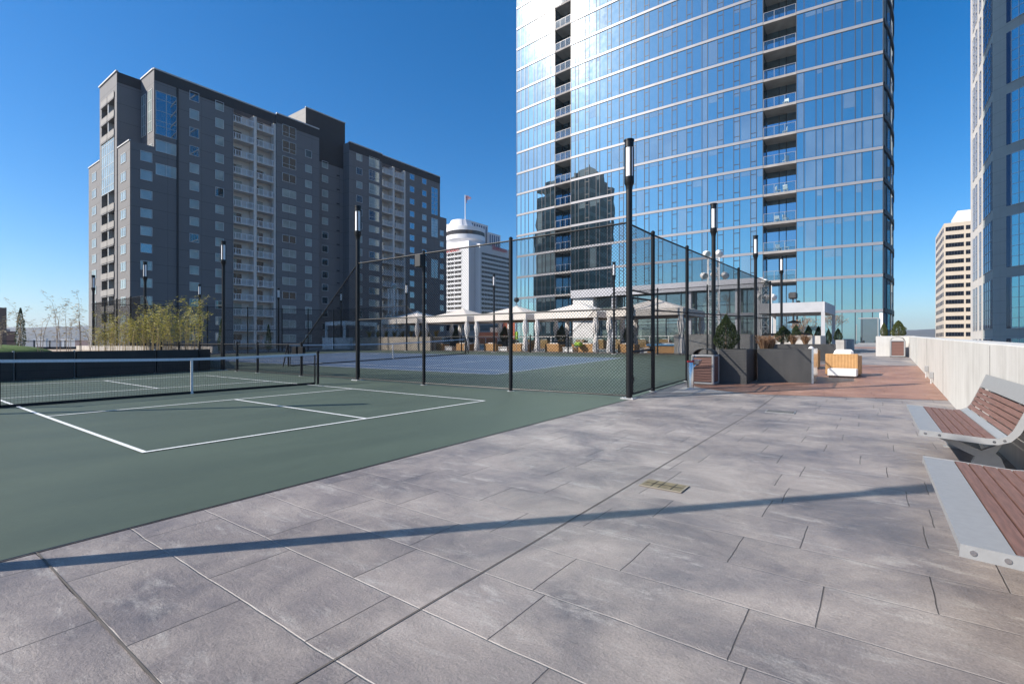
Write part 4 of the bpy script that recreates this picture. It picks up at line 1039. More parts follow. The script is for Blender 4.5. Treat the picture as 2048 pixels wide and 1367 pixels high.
# ------------------------------------------------------------------ white hotel with round top
hot = thing('hotel_tower', 'white hotel tower with a round rooftop restaurant and red letter signs', 'hotel', (0,0,0))
HX = 226.0; Ya = onX(937.5, HX)[0]; Hx1 = onY(950, Ya)[0]; Yb = onX(960, Hx1)[0]; Hx2 = onY(1018, Yb)[0]
hd = onX(925, HX)[1]; rowh = 9.1*hd/F
ztop = zat(489, hd); zr0 = zat(502, hd)
b = MB(); b.box(HX, HX+45, Ya, Ya+70, -26, ztop+2); b.box(Hx1, Hx2, Yb, Ya+40, -26, ztop+.6); hw = b.build('wall', M['hotel'], hot)
fa = MB(); ga = MB()
yl = onX(925, HX)[0]; xr = onY(962, Yb)[0]
nrow = 22
for r in range(nrow):
    z = zr0-r*rowh-rowh*.72; 
    for i in range(8):
        y0 = yl+1+i*6.3*.98
        ga.box(HX-.05, HX, y0, y0+2.6, z, z+rowh*.52); ga.box(HX-.05, HX, y0+2.9, y0+5.5, z, z+rowh*.52)
    x = xr+.5
    while x < Hx2-2: ga.box(x, x+2.5, Yb-.05, Yb, z, z+rowh*.52); x += 2.9
ww = ga.build('window', M['hotel_glass'], hot); ww['kind'] = 'stuff'
for r in range(nrow+1):
    z = zr0-r*rowh-rowh*.16; fa.box(HX-.3, HX-.06, yl+.4, yl+55, z, z+rowh*.30); fa.box(xr, Hx2, Yb-.3, Yb-.06, z, z+rowh*.30)
fa.build('floor_band', M['hotel'], hot)
cxr, cyr = at(931, hd+16); dd = hd+16
zz = lambda py: zat(py, dd)
rr = 39*dd/F
dm = MB(); dm.lathe([(rr*.72,zz(495)),(rr*.86,zz(488)),(rr,zz(484)),(rr,zz(475.5))], cxr, cyr, 40); dm.build('drum', M['hotel'], hot, True)
dm = MB(); dm.lathe([(rr*.97,zz(475.5)),(rr*.97,zz(467.5))], cxr, cyr, 40); dm.build('drum_window', M['hotel_glass'], hot, True)
dm = MB(); dm.lathe([(rr*1.0,zz(467.5)),(rr,zz(460)),(rr*.7,zz(459))], cxr, cyr, 40); dm.build('drum_rim', M['hotel'], hot, True)
dm = MB(); dm.lathe([(rr*.72,zz(460)),(rr*.50,zz(443)),(rr*.3,zz(442))], cxr-2, cyr+2, 48, rfun=lambda t, z: 1+.03*(int(t/(2*PI)*48) % 2)); dm.build('fluted_crown', M['hotel'], hot)
fpx, fpy = at(930.5, dd)
MB().tube((fpx,fpy,zz(443)), (fpx,fpy,zz(390)), .28, 6).build('flagpole', M['white_paint'], hot)
fl = MB()
for i in range(8):
    for j in range(2):
        z0_, z1_ = zz(390.5+i*1.8), zz(390.5+(i+1)*1.8); w0 = (2+1.6*math.sin(i*.8)); 
        fl.quad((fpx+.3,fpy-.2,z0_),(fpx+.3,fpy-.2,z1_),(fpx+.3+w0*RX,fpy-.2+w0*RY,z1_-.4),(fpx+.3+w0*RX,fpy-.2+w0*RY,z0_-.4))
fl.build('flag', M['flag_red'], hot)
def text(s, size, loc, rot, mat, parent, ext=.1):
    c = bpy.data.curves.new('lettering', 'FONT'); c.body = s; c.size = size; c.extrude = ext; c.align_x = 'CENTER'; c.offset = size*.012
    o = bpy.data.objects.new('lettering', c); COL.objects.link(o); c.materials.append(mat); o.location = loc; o.rotation_euler = rot
    if parent: o.parent = parent
    return o
d1 = onY(998, Yb)[1]
sz = 14.0*d1/F; o = text('Sheraton', sz, (onY(998, Yb)[0], Yb-.6, zat(502.5, d1)), (PI/2,0,0), M['red_sign'], hot, .05); o.scale.x = abs(onY(1015, Yb)[0]-onY(981, Yb)[0])/(sz*4.25)
sz = 14.0*hd/F; o = text('Sheraton', sz, (HX-.6, onX(901, HX)[0], zat(500.5, hd)), (PI/2,0,-PI/2), M['red_sign'], hot, .05); o.scale.x = abs(onX(922, HX)[0]-onX(880, HX)[0])/(sz*4.25)

# ------------------------------------------------------------------ ribbed office behind the hotel
rib = thing('ribbed_office', 'grey office tower with fine vertical ribs, rising behind the white hotel', 'building', (0,0,0))
RXx = 330.0; d0 = 420
xa, ya = at(938, d0)
b = MB(); g = MB()
def ribbed(x0, x1, y0, z1):
    b.box(x0, x1, y0, y0+40, -26, z1)
    x = x0+.6
    while x < x1-.6: g.box(x, x+1.5, y0-.1, y0, -10, z1-1.6); x += 3.1
xm, dm_ = onY(976, ya); xn = onY(1001, ya-3)[0]
zA = zat(440, d0); zB = zat(466, dm_)
ribbed(xa, xm, ya, zA); ribbed(xm-2, xn, ya-3, zB)
b.build('wall', M['ribbed'], rib); gg = g.build('window_strip', M['navy_glass'], rib); gg['kind'] = 'stuff'

# ------------------------------------------------------------------ tan office block, right
tan = thing('tan_office', 'tan precast office block with dark ribbon windows beyond the parapet', 'building', (0,0,0))
TXo = 306.0; yk, dk = onX(1888, TXo)
zt_ = zat(447, dk); sp_ = 16.1*dk/F
yE = yk-34
b = MB(); b.box(TXo, TXo+40, yE, yk, -60, zt_); b.box(TXo+3, TXo+36, yE+2, yk-.5-((1908-1888)*dk/F)*1.15, zt_, zt_+1.2)
b.build('wall', M['tan_office'], tan)
b = MB(); yy = yk-((1907-1888)*dk/F)*1.1; b.box(TXo+2, TXo+25, yE, yy, zt_, zt_+5.6); b.build('roof_plant', M['white_wall'], tan)
for r in range(17):
    zc = zat(458.8, dk)-r*sp_
    for q0, q1, n in ((1891.5, 1927, 6), (1932, 1941.5, 2), (1944, 1960, 3)):
        y0, y1 = onX(q0, TXo)[0], onX(q1, TXo)[0]
        o = MB().box(TXo-.06, TXo, y1, y0, zc-1.0, zc+.95).build('window', M['navy_glass'], tan)
        m = MB()
        for i in range(n+1): y = y0+(y1-y0)*i/n; m.box(TXo-.12, TXo-.06, y-.09, y+.09, zc-1.0, zc+.95)
        m.build('mullion', M['mullion'], o)
b = MB()
for r in range(17):
    zc = zat(458.8, dk)-r*sp_
    for i in range(6): x = TXo+2+i*6; b.box(x, x+3.6, yk, yk+.06, zc-1.0, zc+.95)
bb = b.build('side_window', M['navy_glass'], tan)

# ------------------------------------------------------------------ stone and teal glass tower, right edge
st = thing('stone_tower', 'grey stone tower with teal gridded windows at the right edge of the photo', 'tower', (0,0,0))
K = Vector((153.8,-28.5)); QS = 1.75; D1 = Vector((-.75,-.668)).normalized(); D2 = Vector((1,.0)); Nd = Vector((-.668,.75)).normalized()
zb0 = 3.2; zmod = 7.75*QS; ztp = 170
P2 = K+D2*18.5*QS; P1 = K+D1*26*QS
curve = [P2+Vector((1.6*i, -.28*i*i))*QS for i in range(1, 6)]
poly = [tuple(P1), tuple(P1+Vector((50,-40))), (210,-90), (curve[-1].x+6, -56)]+[tuple(p) for p in reversed(curve)]+[tuple(P2), tuple(K)]
b = MB(); b.prism(poly, -30, ztp); b.build('wall', M['stone'], st)
def facade_box(m, s0, s1, z0, z1, out, d=D1, nrm=Nd, o=K):
    p, q = o+d*s0*QS, o+d*s1*QS; n_ = nrm*out*QS
    m.add([(p.x,p.y,z0),(q.x,q.y,z0),(q.x,q.y,z1),(p.x,p.y,z1),(p.x+n_.x,p.y+n_.y,z0),(q.x+n_.x,q.y+n_.y,z0),(q.x+n_.x,q.y+n_.y,z1),(p.x+n_.x,p.y+n_.y,z1)],
          [(0,1,2,3),(4,7,6,5),(0,4,5,1),(1,5,6,2),(2,6,7,3),(3,7,4,0)])
for k in range(-1, 8):
    z0 = zb0+zmod*k+.62*QS; z1 = z0+6.45*QS
    o = MB(); facade_box(o, 2.22, 9.0, z0, z1, .05); wn = o.build('window_bay', M['teal_glass'], st)
    m = MB()
    for i in range(8): s = 2.22+i*.85; facade_box(m, s-.03, s+.03, z0, z1, .09)
    for j in range(6): z = z0+6.45*QS*j/5; facade_box(m, 2.22, 9.0, z-.05, z+.05, .085)
    m.build('mullion', M['plate'], wn)
    o = MB(); facade_box(o, 1.62, 2.2, z0, z1, .04); o.build('dark_slot', M['navy_glass'], st)
    n2 = Vector((0,1))
    for s0, s1, mt in ((.5, 1.2, 'blue_dark_glass'), (1.6, 4.2, 'blue_dark_glass'), (4.5, 6.9, 'blue_dark_glass'), (8.6, 10.2, 'blue_dark_glass'), (12.0, 13.6, 'blue_dark_glass'), (14.4, 16.0, 'blue_dark_glass')):
        o = MB(); facade_box(o, s0, s1, z0, z1, .05, D2, n2); w2 = o.build('side_window', M[mt], st)
        m = MB()
        for j in range(6): z = z0+6.45*QS*j/5; facade_box(m, s0, s1, z-.05, z+.05, .09, D2, n2)
        facade_box(m, (s0+s1)/2-.04, (s0+s1)/2+.04, z0, z1, .085, D2, n2)
        m.build('mullion', M['plate'], w2)
b = MB(); facade_box(b, 7.6, 18.5, -30, ztp, .02, D2, Vector((0,1))); b.build('sunlit_stretch', M['stone_sunlit'], st)  # stretch outside the glass tower's shadow, painted lighter as sunlit stone

# ------------------------------------------------------------------ buildings known from reflections and glimpses
ref = thing('office_block', 'dark stone office block with a roof box, nearer one reflected in the glass tower', 'building', (-16, 66, 0))
b = MB(); b.box(0, 22, 0, 16, -26, 50); b.box(5, 15, 3, 12, 50, 54); M['stone_dark'] = pm('dark_stone', (.095,.095,.10), .8, var=.2, vscale=.3); M['band_dark'] = pm('grey_band', (.20,.20,.20), .8); b.build('wall', M['stone_dark'], ref)
b = MB()
for i in range(20): b.box(-.06, 22.06, -.06, 16.06, i*3.4-20, i*3.4-18.9)
b.build('floor_band', M['band_dark'], ref)

ref = thing('office_block', 'plain dark office block, farther one reflected in the glass tower', 'building', (-62, 97, 0))
MB().box(0, 49, 0, 18, -26, 56).build('wall', M['stone_dark'], ref)
b = MB()
for i in range(24): b.box(-.06, 49.06, -.06, 18.06, i*3.4-20, i*3.4-18.7)
b.build('floor_band', M['band_dark'], ref)

def lowrise(name, lab, px0, px1, py, d, mat, depth=5, cat='building', group=None, bands=None):
    x0, y0 = at(px0, d); x1, y1 = at(px1, d); wv = Vector((x1-x0, y1-y0)); a = math.atan2(wv.y, wv.x)
    t = thing(name, lab, cat, (x0, y0, -26), a, group)
    h = zat(py, d)+26; Lw = wv.length
    MB().box(0, Lw, 0, depth, 0, h).build('wall', mat, t)
    if bands:
        z = h-1.5
        b = MB()
        while z > h-16: b.box(.5, Lw-.5, -.06, 0, z-1.7, z); z -= 3.4
        b.build('opening', M['navy_glass'], t)['kind'] = 'stuff'
    MB().box(Lw*.3, Lw*.5, depth*.3, depth*.7, h, h+(.9 if d < 400 else 3)).build('roof_plant', M['concrete'], t)
lowrise('brick_building', 'dark brown brick building at the far left edge', -60, -8, 614, 190, M['city'][1], depth=4, bands=True)
lowrise('brick_building', 'low red brown building beside the dark one at the far left edge', 0, 12, 662, 200, M['city'][3], depth=4)
for i, (a, c, y, d, k, l) in enumerate(((22, 40, 676, 900, 0, 'low white warehouse on the horizon at the far left'), (44, 66, 679, 980, 2, 'low grey building on the horizon right of the dark cypress'), (66, 92, 677, 1000, 0, 'white low building on the horizon behind the sparse bamboo'), (94, 118, 681, 880, 2, 'grey low building on the horizon further right'), (118, 150, 677, 1060, 0, 'white long low building on the horizon near the tall bamboo'), (150, 184, 680, 930, 3, 'brick low building on the horizon beside the apartment end wall'))):
    lowrise('distant_building', l, a, c, y, d, M['city'][k], group='low buildings on the left horizon')
lowrise('parking_garage', 'pale parking structure with dark openings seen between the canopies below the hotel', 876, 1015, 640, 150, M['city'][0], bands=True)
lowrise('brick_building', 'low red brick building glimpsed between the canopies under the garage', 955, 1036, 664, 90, M['brick'])

# ------------------------------------------------------------------ planting
def gnd(px, py):
    k = (px-1024)/F; d = F*CZ/(py-683.5)
    for _ in range(40):
        X, Y = at(px, d); d = .5*d+.5*F*(CZ-zf(X))/(py-683.5)
    X, Y = at(px, d); return X, Y, zf(X), d
rl_ = random.Random(21)
def leaf(m, c, l, w, d=None, up=None):
    d = d or Vector((rl_.gauss(0,1), rl_.gauss(0,1), rl_.gauss(0,1))).normalized()
    u = Vector((rl_.gauss(0,1), rl_.gauss(0,1), rl_.gauss(0,1))); s = d.cross(u)
    if s.length < 1e-6: return
    s.normalize(); n = len(m.v)
    m.v += [tuple(c-d*l*.5), tuple(c+s*w*.5), tuple(c+d*l*.5), tuple(c-s*w*.5)]; m.f.append((n,n+1,n+2,n+3))
def shrub(name, lab, h, r, n, mat, cat='shrub', size=.06, group=None, waist=.30, trunk=.06):
    t = thing(name, lab, cat, (0,0,0), 0, group)
    lumps = [(rl_.uniform(0, 6.28), rl_.uniform(.08,.95), rl_.uniform(.12,.3), rl_.uniform(.3,.7)) for _ in range(26)]
    m = MB()
    for i in range(n):
        a = rl_.uniform(0, 6.283); f = rl_.random()**.85
        base = .62+.38*math.sqrt(max(0, 1-(1-f/waist)**2)) if f < waist else max(.0, 1-((f-waist)/(1-waist))**1.7)**.9
        lump = 0
        for la, lf, lr, ls in lumps:
            da = math.cos(a-la); dd = (1-da)*2+((f-lf)/.12)**2*.35
            lump = max(lump, lr*math.exp(-dd/ls))
        rr = r*base*(.72+lump*1.25)*(1-rl_.random()**2.2*.45)+.01
        c = Vector((rr*math.cos(a), rr*math.sin(a), trunk+f*(h-trunk)))
        out = Vector((math.cos(a), math.sin(a), .9+f)).normalized()
        d = (out+Vector((rl_.gauss(0,.5), rl_.gauss(0,.5), rl_.gauss(0,.4)))).normalized()
        leaf(m, c, size*rl_.uniform(.7,1.5), size*.55, d)
    m.build('foliage', mat, t)
    tr = MB(); tr.path([(0,0,-.05),(0.01,0,h*.4),(0,0,h*.85)], [r*.10, r*.07, .008], 6); tr.build('trunk', M['bark'], t)
    return t
def tuft(name, lab, h, n, mat, group):
    t = thing(name, lab, 'ornamental grass', (0,0,0), 0, group); m = MB()
    for i in range(n):
        a = rl_.uniform(0, 6.28); s = rl_.uniform(.1, .75); L_ = h*rl_.uniform(.6, 1.1)
        p = Vector((.04*math.cos(a), .04*math.sin(a), 0)); q = p+Vector((s*L_*.5*math.cos(a), s*L_*.5*math.sin(a), L_*.75)); e = q+Vector((s*L_*.35*math.cos(a), s*L_*.35*math.sin(a), L_*.12))
        w = Vector((-math.sin(a), math.cos(a), 0))*.006
        k = len(m.v); m.v += [tuple(p-w), tuple(p+w), tuple(q+w), tuple(q-w), tuple(e)]; m.f += [(k,k+1,k+2,k+3),(k+3,k+2,k+4)]
        for _ in range(2): leaf(m, q.lerp(e, rl_.random()), .05, .02)
    m.build('foliage', mat, t); m2 = MB(); m2.tube((0,0,-.03),(0,0,.06),.05,6); m2.build('crown', M['bark'], t); return t
def bamboo(lab, h, culms, lpc, spread, mats, group, seed):
    global rl_
    rl_ = random.Random(seed)
    t = thing('bamboo', lab, 'bamboo', (0,0,0), 0, group); cm = MB(); lm = MB()
    for i in range(culms):
        a = rl_.uniform(0, 6.28); s = spread*math.sqrt(rl_.random()); x, y = s*math.cos(a), s*math.sin(a)
        hh = h*rl_.uniform(.62, 1.0); le = rl_.uniform(.05, .26)*h*.5; b = rl_.uniform(0, 6.28)
        pts = []
        for k in range(7):
            f = k/6; o = le*f*f+(.12*h*(max(0, f-.75)/.25)**2); pts.append(Vector((x+o*math.cos(b)+.02*rl_.gauss(0,1)*f, y+o*math.sin(b)+.02*rl_.gauss(0,1)*f, hh*f)))
        cm.path(pts, [.010,.010,.009,.008,.006,.004,.002], 5)
        for j in range(lpc):
            f = .22+.78*rl_.random()**.8; k = min(5, int(f*6)); p = pts[k].lerp(pts[k+1], f*6-k)
            ang = rl_.uniform(0, 6.28); rr = abs(rl_.gauss(0, .16))*(1.15-f*.55)+.01
            c = p+Vector((rr*math.cos(ang), rr*math.sin(ang), rl_.gauss(.02,.07)))
            d = Vector((math.cos(ang), math.sin(ang), rl_.uniform(-.9,.5))).normalized()
            leaf(lm, c, rl_.uniform(.09,.17), rl_.uniform(.020,.034), d)
            if j % 7 == 0: cm.bar(p, c, .004, .004)
    cm.build('culm', M['culm'] if mats != 'bamboo_dry' else M['twig'], t); lm.build('foliage', M[mats], t)
    return t
def bare_tree(lab, h, seed, leafmat=None, nleaf=0, cat='tree', spread=.55):
    rr = random.Random(seed); t = thing('bare_tree', lab, cat, (0,0,0)); b = MB(); tips = []
    def grow(p, d, L_, r, depth):
        q = p+d*L_; mid = p.lerp(q, .5)+Vector((rr.gauss(0,.04), rr.gauss(0,.04), 0))*L_
        b.path([p, mid, q], [r, r*.85, r*.7], 5 if depth < 3 else 3, False)
        if depth >= 5: tips.append(q); return
        for i in range(rr.choice((2,3,3))):
            nd_ = (d+Vector((rr.gauss(0,spread), rr.gauss(0,spread), rr.uniform(-.1,.45)))).normalized()
            grow(q if i else q, nd_, L_*rr.uniform(.62,.82), r*.62, depth+1)
        if depth > 2: tips.append(mid)
    grow(Vector((0,0,-.05)), Vector((0,0,1)), h*.26, h*.014, 0)
    b.build('trunk', M['bark'], t)
    if leafmat:
        global rl_
        rl_ = rr; m = MB()
        for p in tips:
            for _ in range(nleaf): leaf(m, p+Vector((rr.gauss(0,.09), rr.gauss(0,.09), rr.gauss(0,.09))), .07, .045)
        m.build('crown', leafmat, t)
    return t

# charcoal panels closing the court at left, raised bed and kerb behind
def pw_pt(px):
    X, Y, z, d = gnd(px, 763-.0553*px); return Vector((X, Y, z))
edges = [-60, 30, 151.5, 312.5, 398, 422]
o0 = pw_pt(30)
t = thing('planter_wall', 'low charcoal panelled wall behind the near court, below the bamboo', 'wall', tuple(o0))
for p, q in zip(edges[:-1], edges[1:]):
    a, b_ = pw_pt(p)-o0, pw_pt(q)-o0; d = (b_-a).normalized(); n_ = Vector((-d.y, d.x, 0)); a2 = a+d*.035; b2 = b_-d*.035
    m = MB(); poly = [(a2.x,a2.y),(b2.x,b2.y),((b2+n_*.18).x,(b2+n_*.18).y),((a2+n_*.18).x,(a2+n_*.18).y)]
    m.prism(poly, .02, .93); pn = m.build('panel', M['charcoal'], t)
    m = MB(); m.bar(a2+Vector((0,0,.30))-n_*.003, b2+Vector((0,0,.30))-n_*.003, .006, .012); m.build('reveal', M['black'], pn)
    MB().tube(a+Vector((0,0,0))+n_*.1, a+Vector((0,0,.96))+n_*.1, .03, 8).build('panel_post', M['plate'], t)
def bedpoly(pts, z, name, mat):
    m = MB(); m.prism(pts, z-.8, z); return m
bp = [pw_pt(p) for p in edges]
front = [(p.x+.02, p.y+.22) for p in bp]
back = [at(420, 30), at(300, 32), at(160, 33), at(-60, 30)]
tag(bedpoly(front+back, .78, 'planting_bed', None).build('planting_bed', M['bed']), kind='structure')
kp = [at(430, 24.2), at(400, 25.4), at(330, 26.8), at(250, 27.8), at(190, 28.8), at(158, 31)]
m = MB()
for p, q in zip(kp[:-1], kp[1:]):
    a = Vector((*p, 0)); b_ = Vector((*q, 0)); m.bar(a+Vector((0,0,.86)), b_+Vector((0,0,.86)), .26, .34)
tag(m.build('planter_kerb', M['kerb']), 'curved concrete kerb of the raised bamboo bed', 'kerb')
MB_ = MB(); X, Y = at(2, 22.5)
pr = [(2.6*math.cos(a*PI/16), .42*math.sin(a*PI/16)) for a in range(9)]
MB_.lathe([(max(.01, r), z) for r, z in pr], 0, 0, 32)
tag(MB_.build('turf_mound', M['turf'], None, True, (X-.9, Y-.2, .74)), 'small rounded mound of bright green turf at the far left edge', 'mound')

dense = [(204, 640, 24.5), (226, 622, 25.5), (248, 632, 26.5), (270, 612, 25), (292, 604, 27), (312, 606, 24.5), (334, 598, 26), (352, 612, 28), (372, 600, 25), (396, 588, 24.2)]
ph_ = ['at the left end of the dense row', 'before the second dark fence post', 'behind the thin black posts', 'just left of the leaning white cane', 'in front of the lamp post on the apartment corner', 'bright and tall, right of that lamp post', 'tallest bright clump in the middle of the row', 'set back, between the two tall bright clumps', 'beside the far lamp post', 'reaching out to the right end of the row']
protos = []
for i, (px, py, d) in enumerate(dense):
    X, Y = at(px, d); h = zat(py, d)-.78; lab = 'yellow-green bamboo clump '+ph_[i]
    if i < 4:
        b_ = bamboo(lab, 3.0, 9, 90, .26, 'bamboo', 'bamboo clumps in the raised bed', 50+i); protos.append(b_)
        b_.location = (X, Y, .76); b_.scale = (1.0,1.0,h/3.0)
    else: dup(protos[i % 4], (X, Y, .76), i*1.3, lab, (1.05, 1.05, h/3.0))
for px, d in ((322, 27.5), (284, 28.5)):
    X, Y = at(px, d); dup(protos[(px//2) % 4], (X, Y, .76), px*.1, 'smaller bamboo clump filling the gaps at the back of the dense row', (.9,.9,.7))
sp_ = [(4, 572, 21, 'at the left edge'), (42, 596, 22, 'over the dark cypress'), (80, 592, 21.5, 'next to the cypress, drooping left'), (118, 582, 21, 'thin and tall, fourth from the left edge'), (136, 592, 23, 'short of the tall one, fifth from the left edge'), (162, 577, 21.5, 'tallest, just left of the leftmost lamp post'), (182, 632, 23, 'small, under the leftmost lamp post')]
sp_p = []
for i, (px, py, d, l) in enumerate(sp_):
    X, Y = at(px, d); h = zat(py, d)-.78; lab = 'sparse dry bamboo '+l
    if i < 2: b_ = bamboo(lab, 3.0, 3, 62, .10, 'bamboo_dry', 'sparse dry bamboo at left', 80+i); sp_p.append(b_); b_.location = (X, Y, .76); b_.scale = (1,1,h/3)
    else: dup(sp_p[i % 2], (X, Y, .76), i*2.1, lab, (1.1,1.1,h/3))
rl_ = random.Random(5)
cy = shrub('cypress', 'narrow dark cypress in the bed at the far left', 2.1, .2, 1500, M['evergreen'], 'tree', .06, 'narrow dark cypresses', .3)
X, Y = at(41, 23.5); cy.location = (X, Y, .76)
X, Y = at(537, 41); dup(cy, (X, Y, .5), 1, 'narrow dark cypress before the lower balconies', (1.2,1.2,1.05)); X, Y = at(443, 36); dup(cy, (X, Y, .4), 2, 'narrow dark cypress close behind the lamp post on the low front fence', (1.2,1.2,1.2))
x0, y0 = at(-30, 34); x1, y1 = at(160, 36.5)
t = thing('railing', 'black metal railing behind the sparse bamboo at the far left', 'railing', (x0, y0, .1)); m = MB(); dx, dy = x1-x0, y1-y0
for k in range(7):
    f = k/6; MB().tube((dx*f,dy*f,0),(dx*f,dy*f,1.25),.035,6).build('post', M['black'], t)
for z in (.25, 1.2): m.tube((0,0,z),(dx,dy,z),.025,6)
m.build('rail', M['black'], t)
MB().bar((0,.05,.5),(dx,dy+.05,.5),.03,.6).build('screen', M['charcoal'], t)

# ------------------------------------------------------------------ dark planters beyond the near corner
def planter(name, lab, cat, x0, x1, y0, y1, h, mat, parts=None, bed=True, slope=True):
    t = thing(name, lab, cat, (x0, y1, zf(x0)));  X = x1-x0; Y = y1-y0
    z1 = h
    m = MB(); th = .06
    m.box(0, th, -Y, 0, -.02, z1).box(X-th, X, -Y, 0, -.02, z1).box(th, X-th, -Y, -Y+th, -.02, z1-.001).box(th, X-th, -th, 0, -.02, z1-.001)
    m.build('box', mat, t)
    if bed: MB().box(th, X-th, -Y+th, -th, 0, z1-.06).build('soil', M['bed'], t)
    return t
P1x = 12.35; y_a = onX(1438, P1x)[0]; y_b = onX(1493, P1x)[0]
planter('planter_box', 'nearest charcoal planter box, holding the big round bush', 'planter', P1x, P1x+1.5, y_b, y_a, .94, M['dark_planter'])
P2x = 13.35; y_c = onX(1513, P2x)[0]-.02; y_d = onX(1623, P2x)[0]
t2 = planter('planter_box', 'wide flat-faced charcoal planter box right of the round bush', 'planter', P2x, P2x+1.1, y_d, min(y_c, y_b-.02), .92, M['dark_planter'])
MB().box(-.01, 1.12, -(min(y_c, y_b-.02)-y_d)-.05, -(min(y_c, y_b-.02)-y_d)-.003, 0, .93).build('end_plate', M['steel'], t2)
P3x = 23.5; y_e = onX(1526, P3x)[0]; y_f = onX(1668, P3x)[0]
planter('planter_box', 'long low charcoal planter box behind the rattan chairs', 'planter', P3x, P3x+1.3, y_f, y_e, .74, M['dark_planter'])
for px0, px1, X, h, lab in ((1671, 1688, 32.5, .8, 'short pale concrete planter right of the grey pergola'), (1686, 1705, 38.0, .82, 'pale concrete planter before the tower entrance, left of the path')):
    ya_, yb_ = onX(px0, X)[0], onX(px1, X)[0]; planter('concrete_planter', lab, 'planter', X, X+4, yb_, ya_, h, M['concrete'])
Xr = 29.4
planter('concrete_planter', 'pale concrete planter at the far end of the parapet wall', 'planter', Xr, Xr+6, wall_y(30)-.25, onX(1752, Xr)[0], 1.02, M['concrete_wall'])
ya_, yb_ = onX(1662+85, 40)[0], 0
# bushes
bush = shrub('evergreen_bush', 'big round dark evergreen bush in the nearest charcoal planter', 1.18, .62, 5200, M['evergreen'], 'shrub', .062, 'clipped evergreen bushes')
X = P1x+.75; Y, d = onX(1452, X); bush.location = (X, Y, zf(X)+.86); bush.scale = (.56,.56,(zat(630, d)-zf(X)-.86)/1.18)
def putbush(px, ptop, pbase, X, lab, wpx, src=None, grp=None):
    Y, d = onX(px, X); z0_ = zat(pbase, d); h = zat(ptop, d)-z0_; s = wpx*d/F/1.16
    o = dup(src or bush, (X, Y, z0_), px*.37, lab, (s, s, h/1.18)); return o
putbush(1567, 651, 686, 24.1, 'dark evergreen bush in the long low planter, before the grey pergola', 29)
putbush(1592, 649, 682, 33.0, 'dark evergreen bush just behind the post of the far lamp', 17)
putbush(1617, 650, 680, 34.5, 'dark evergreen bush under the grey pergola, left of centre', 14)
putbush(1637, 652, 682, 36, 'dark evergreen bush under the grey pergola next to its white post', 15)
putbush(1657, 657, 688, 33.5, 'dark evergreen bush hidden behind the right pergola posts', 12)
putbush(1676, 656, 684, 33.6, 'dark evergreen bush in the short concrete planter', 15)
rl_ = random.Random(9)
jun = shrub('juniper_bush', 'loose yellow-green juniper bush in the far concrete planter by the sky', 1.18, .6, 3600, M['juniper'], 'shrub', .075, 'sunny junipers in the far planter', .3)
X = 31.0; Y, d = onX(1797, X); jun.location = (X, Y, zat(673, d)); jun.scale = (27*d/F/1.16, 27*d/F/1.16, (zat(641, d)-zat(673, d))/1.18)
putbush(1768, 645, 673, 31.2, 'narrow juniper bush in the far concrete planter, left of the loose one', 13, jun)
tf = tuft('dry_grass_tuft', 'dry brown grass tuft at the corner between the two near planters', .5, 260, M['dry'], 'dry grass tufts in the planters')
X = P1x+.95; Y, d = onX(1506, X); tf.location = (P2x+.35, onX(1512, P2x+.35)[0]-.2, zf(P2x)+.82)
for px, X, s, lab in ((1540, P2x+.7, 1.0, 'dry brown grass tuft in the wide flat planter'), (1586, P3x+.5, 1.1, 'dry brown grass tuft in the long low planter, right of the bush'), (1611, P3x+.6, 1.1, 'dry brown grass tuft near the middle of the long low planter')):
    Y, d = onX(px, X); dup(tf, (X, Y, zf(X)+(.82 if X < 20 else .64)), px, lab, (s,s,s))
for px, d, h, lab, sd in ((1612, 37, 3.2, 'small brown-leaved tree under the grey pergola, left one', 3), (1660, 38.5, 3.4, 'small brown-leaved tree right of the grey pergola', 4)):
    t = bare_tree(lab, h, sd, M['dry'], 3); X, Y = at(px, d); t.location = (X, Y, zf(X))
t = bare_tree('thin leafless tree behind the tall fence, over the round bush', 4.3, 8, None); X, Y = at(1445, 33); t.location = (X, Y, zf(X)+.6)

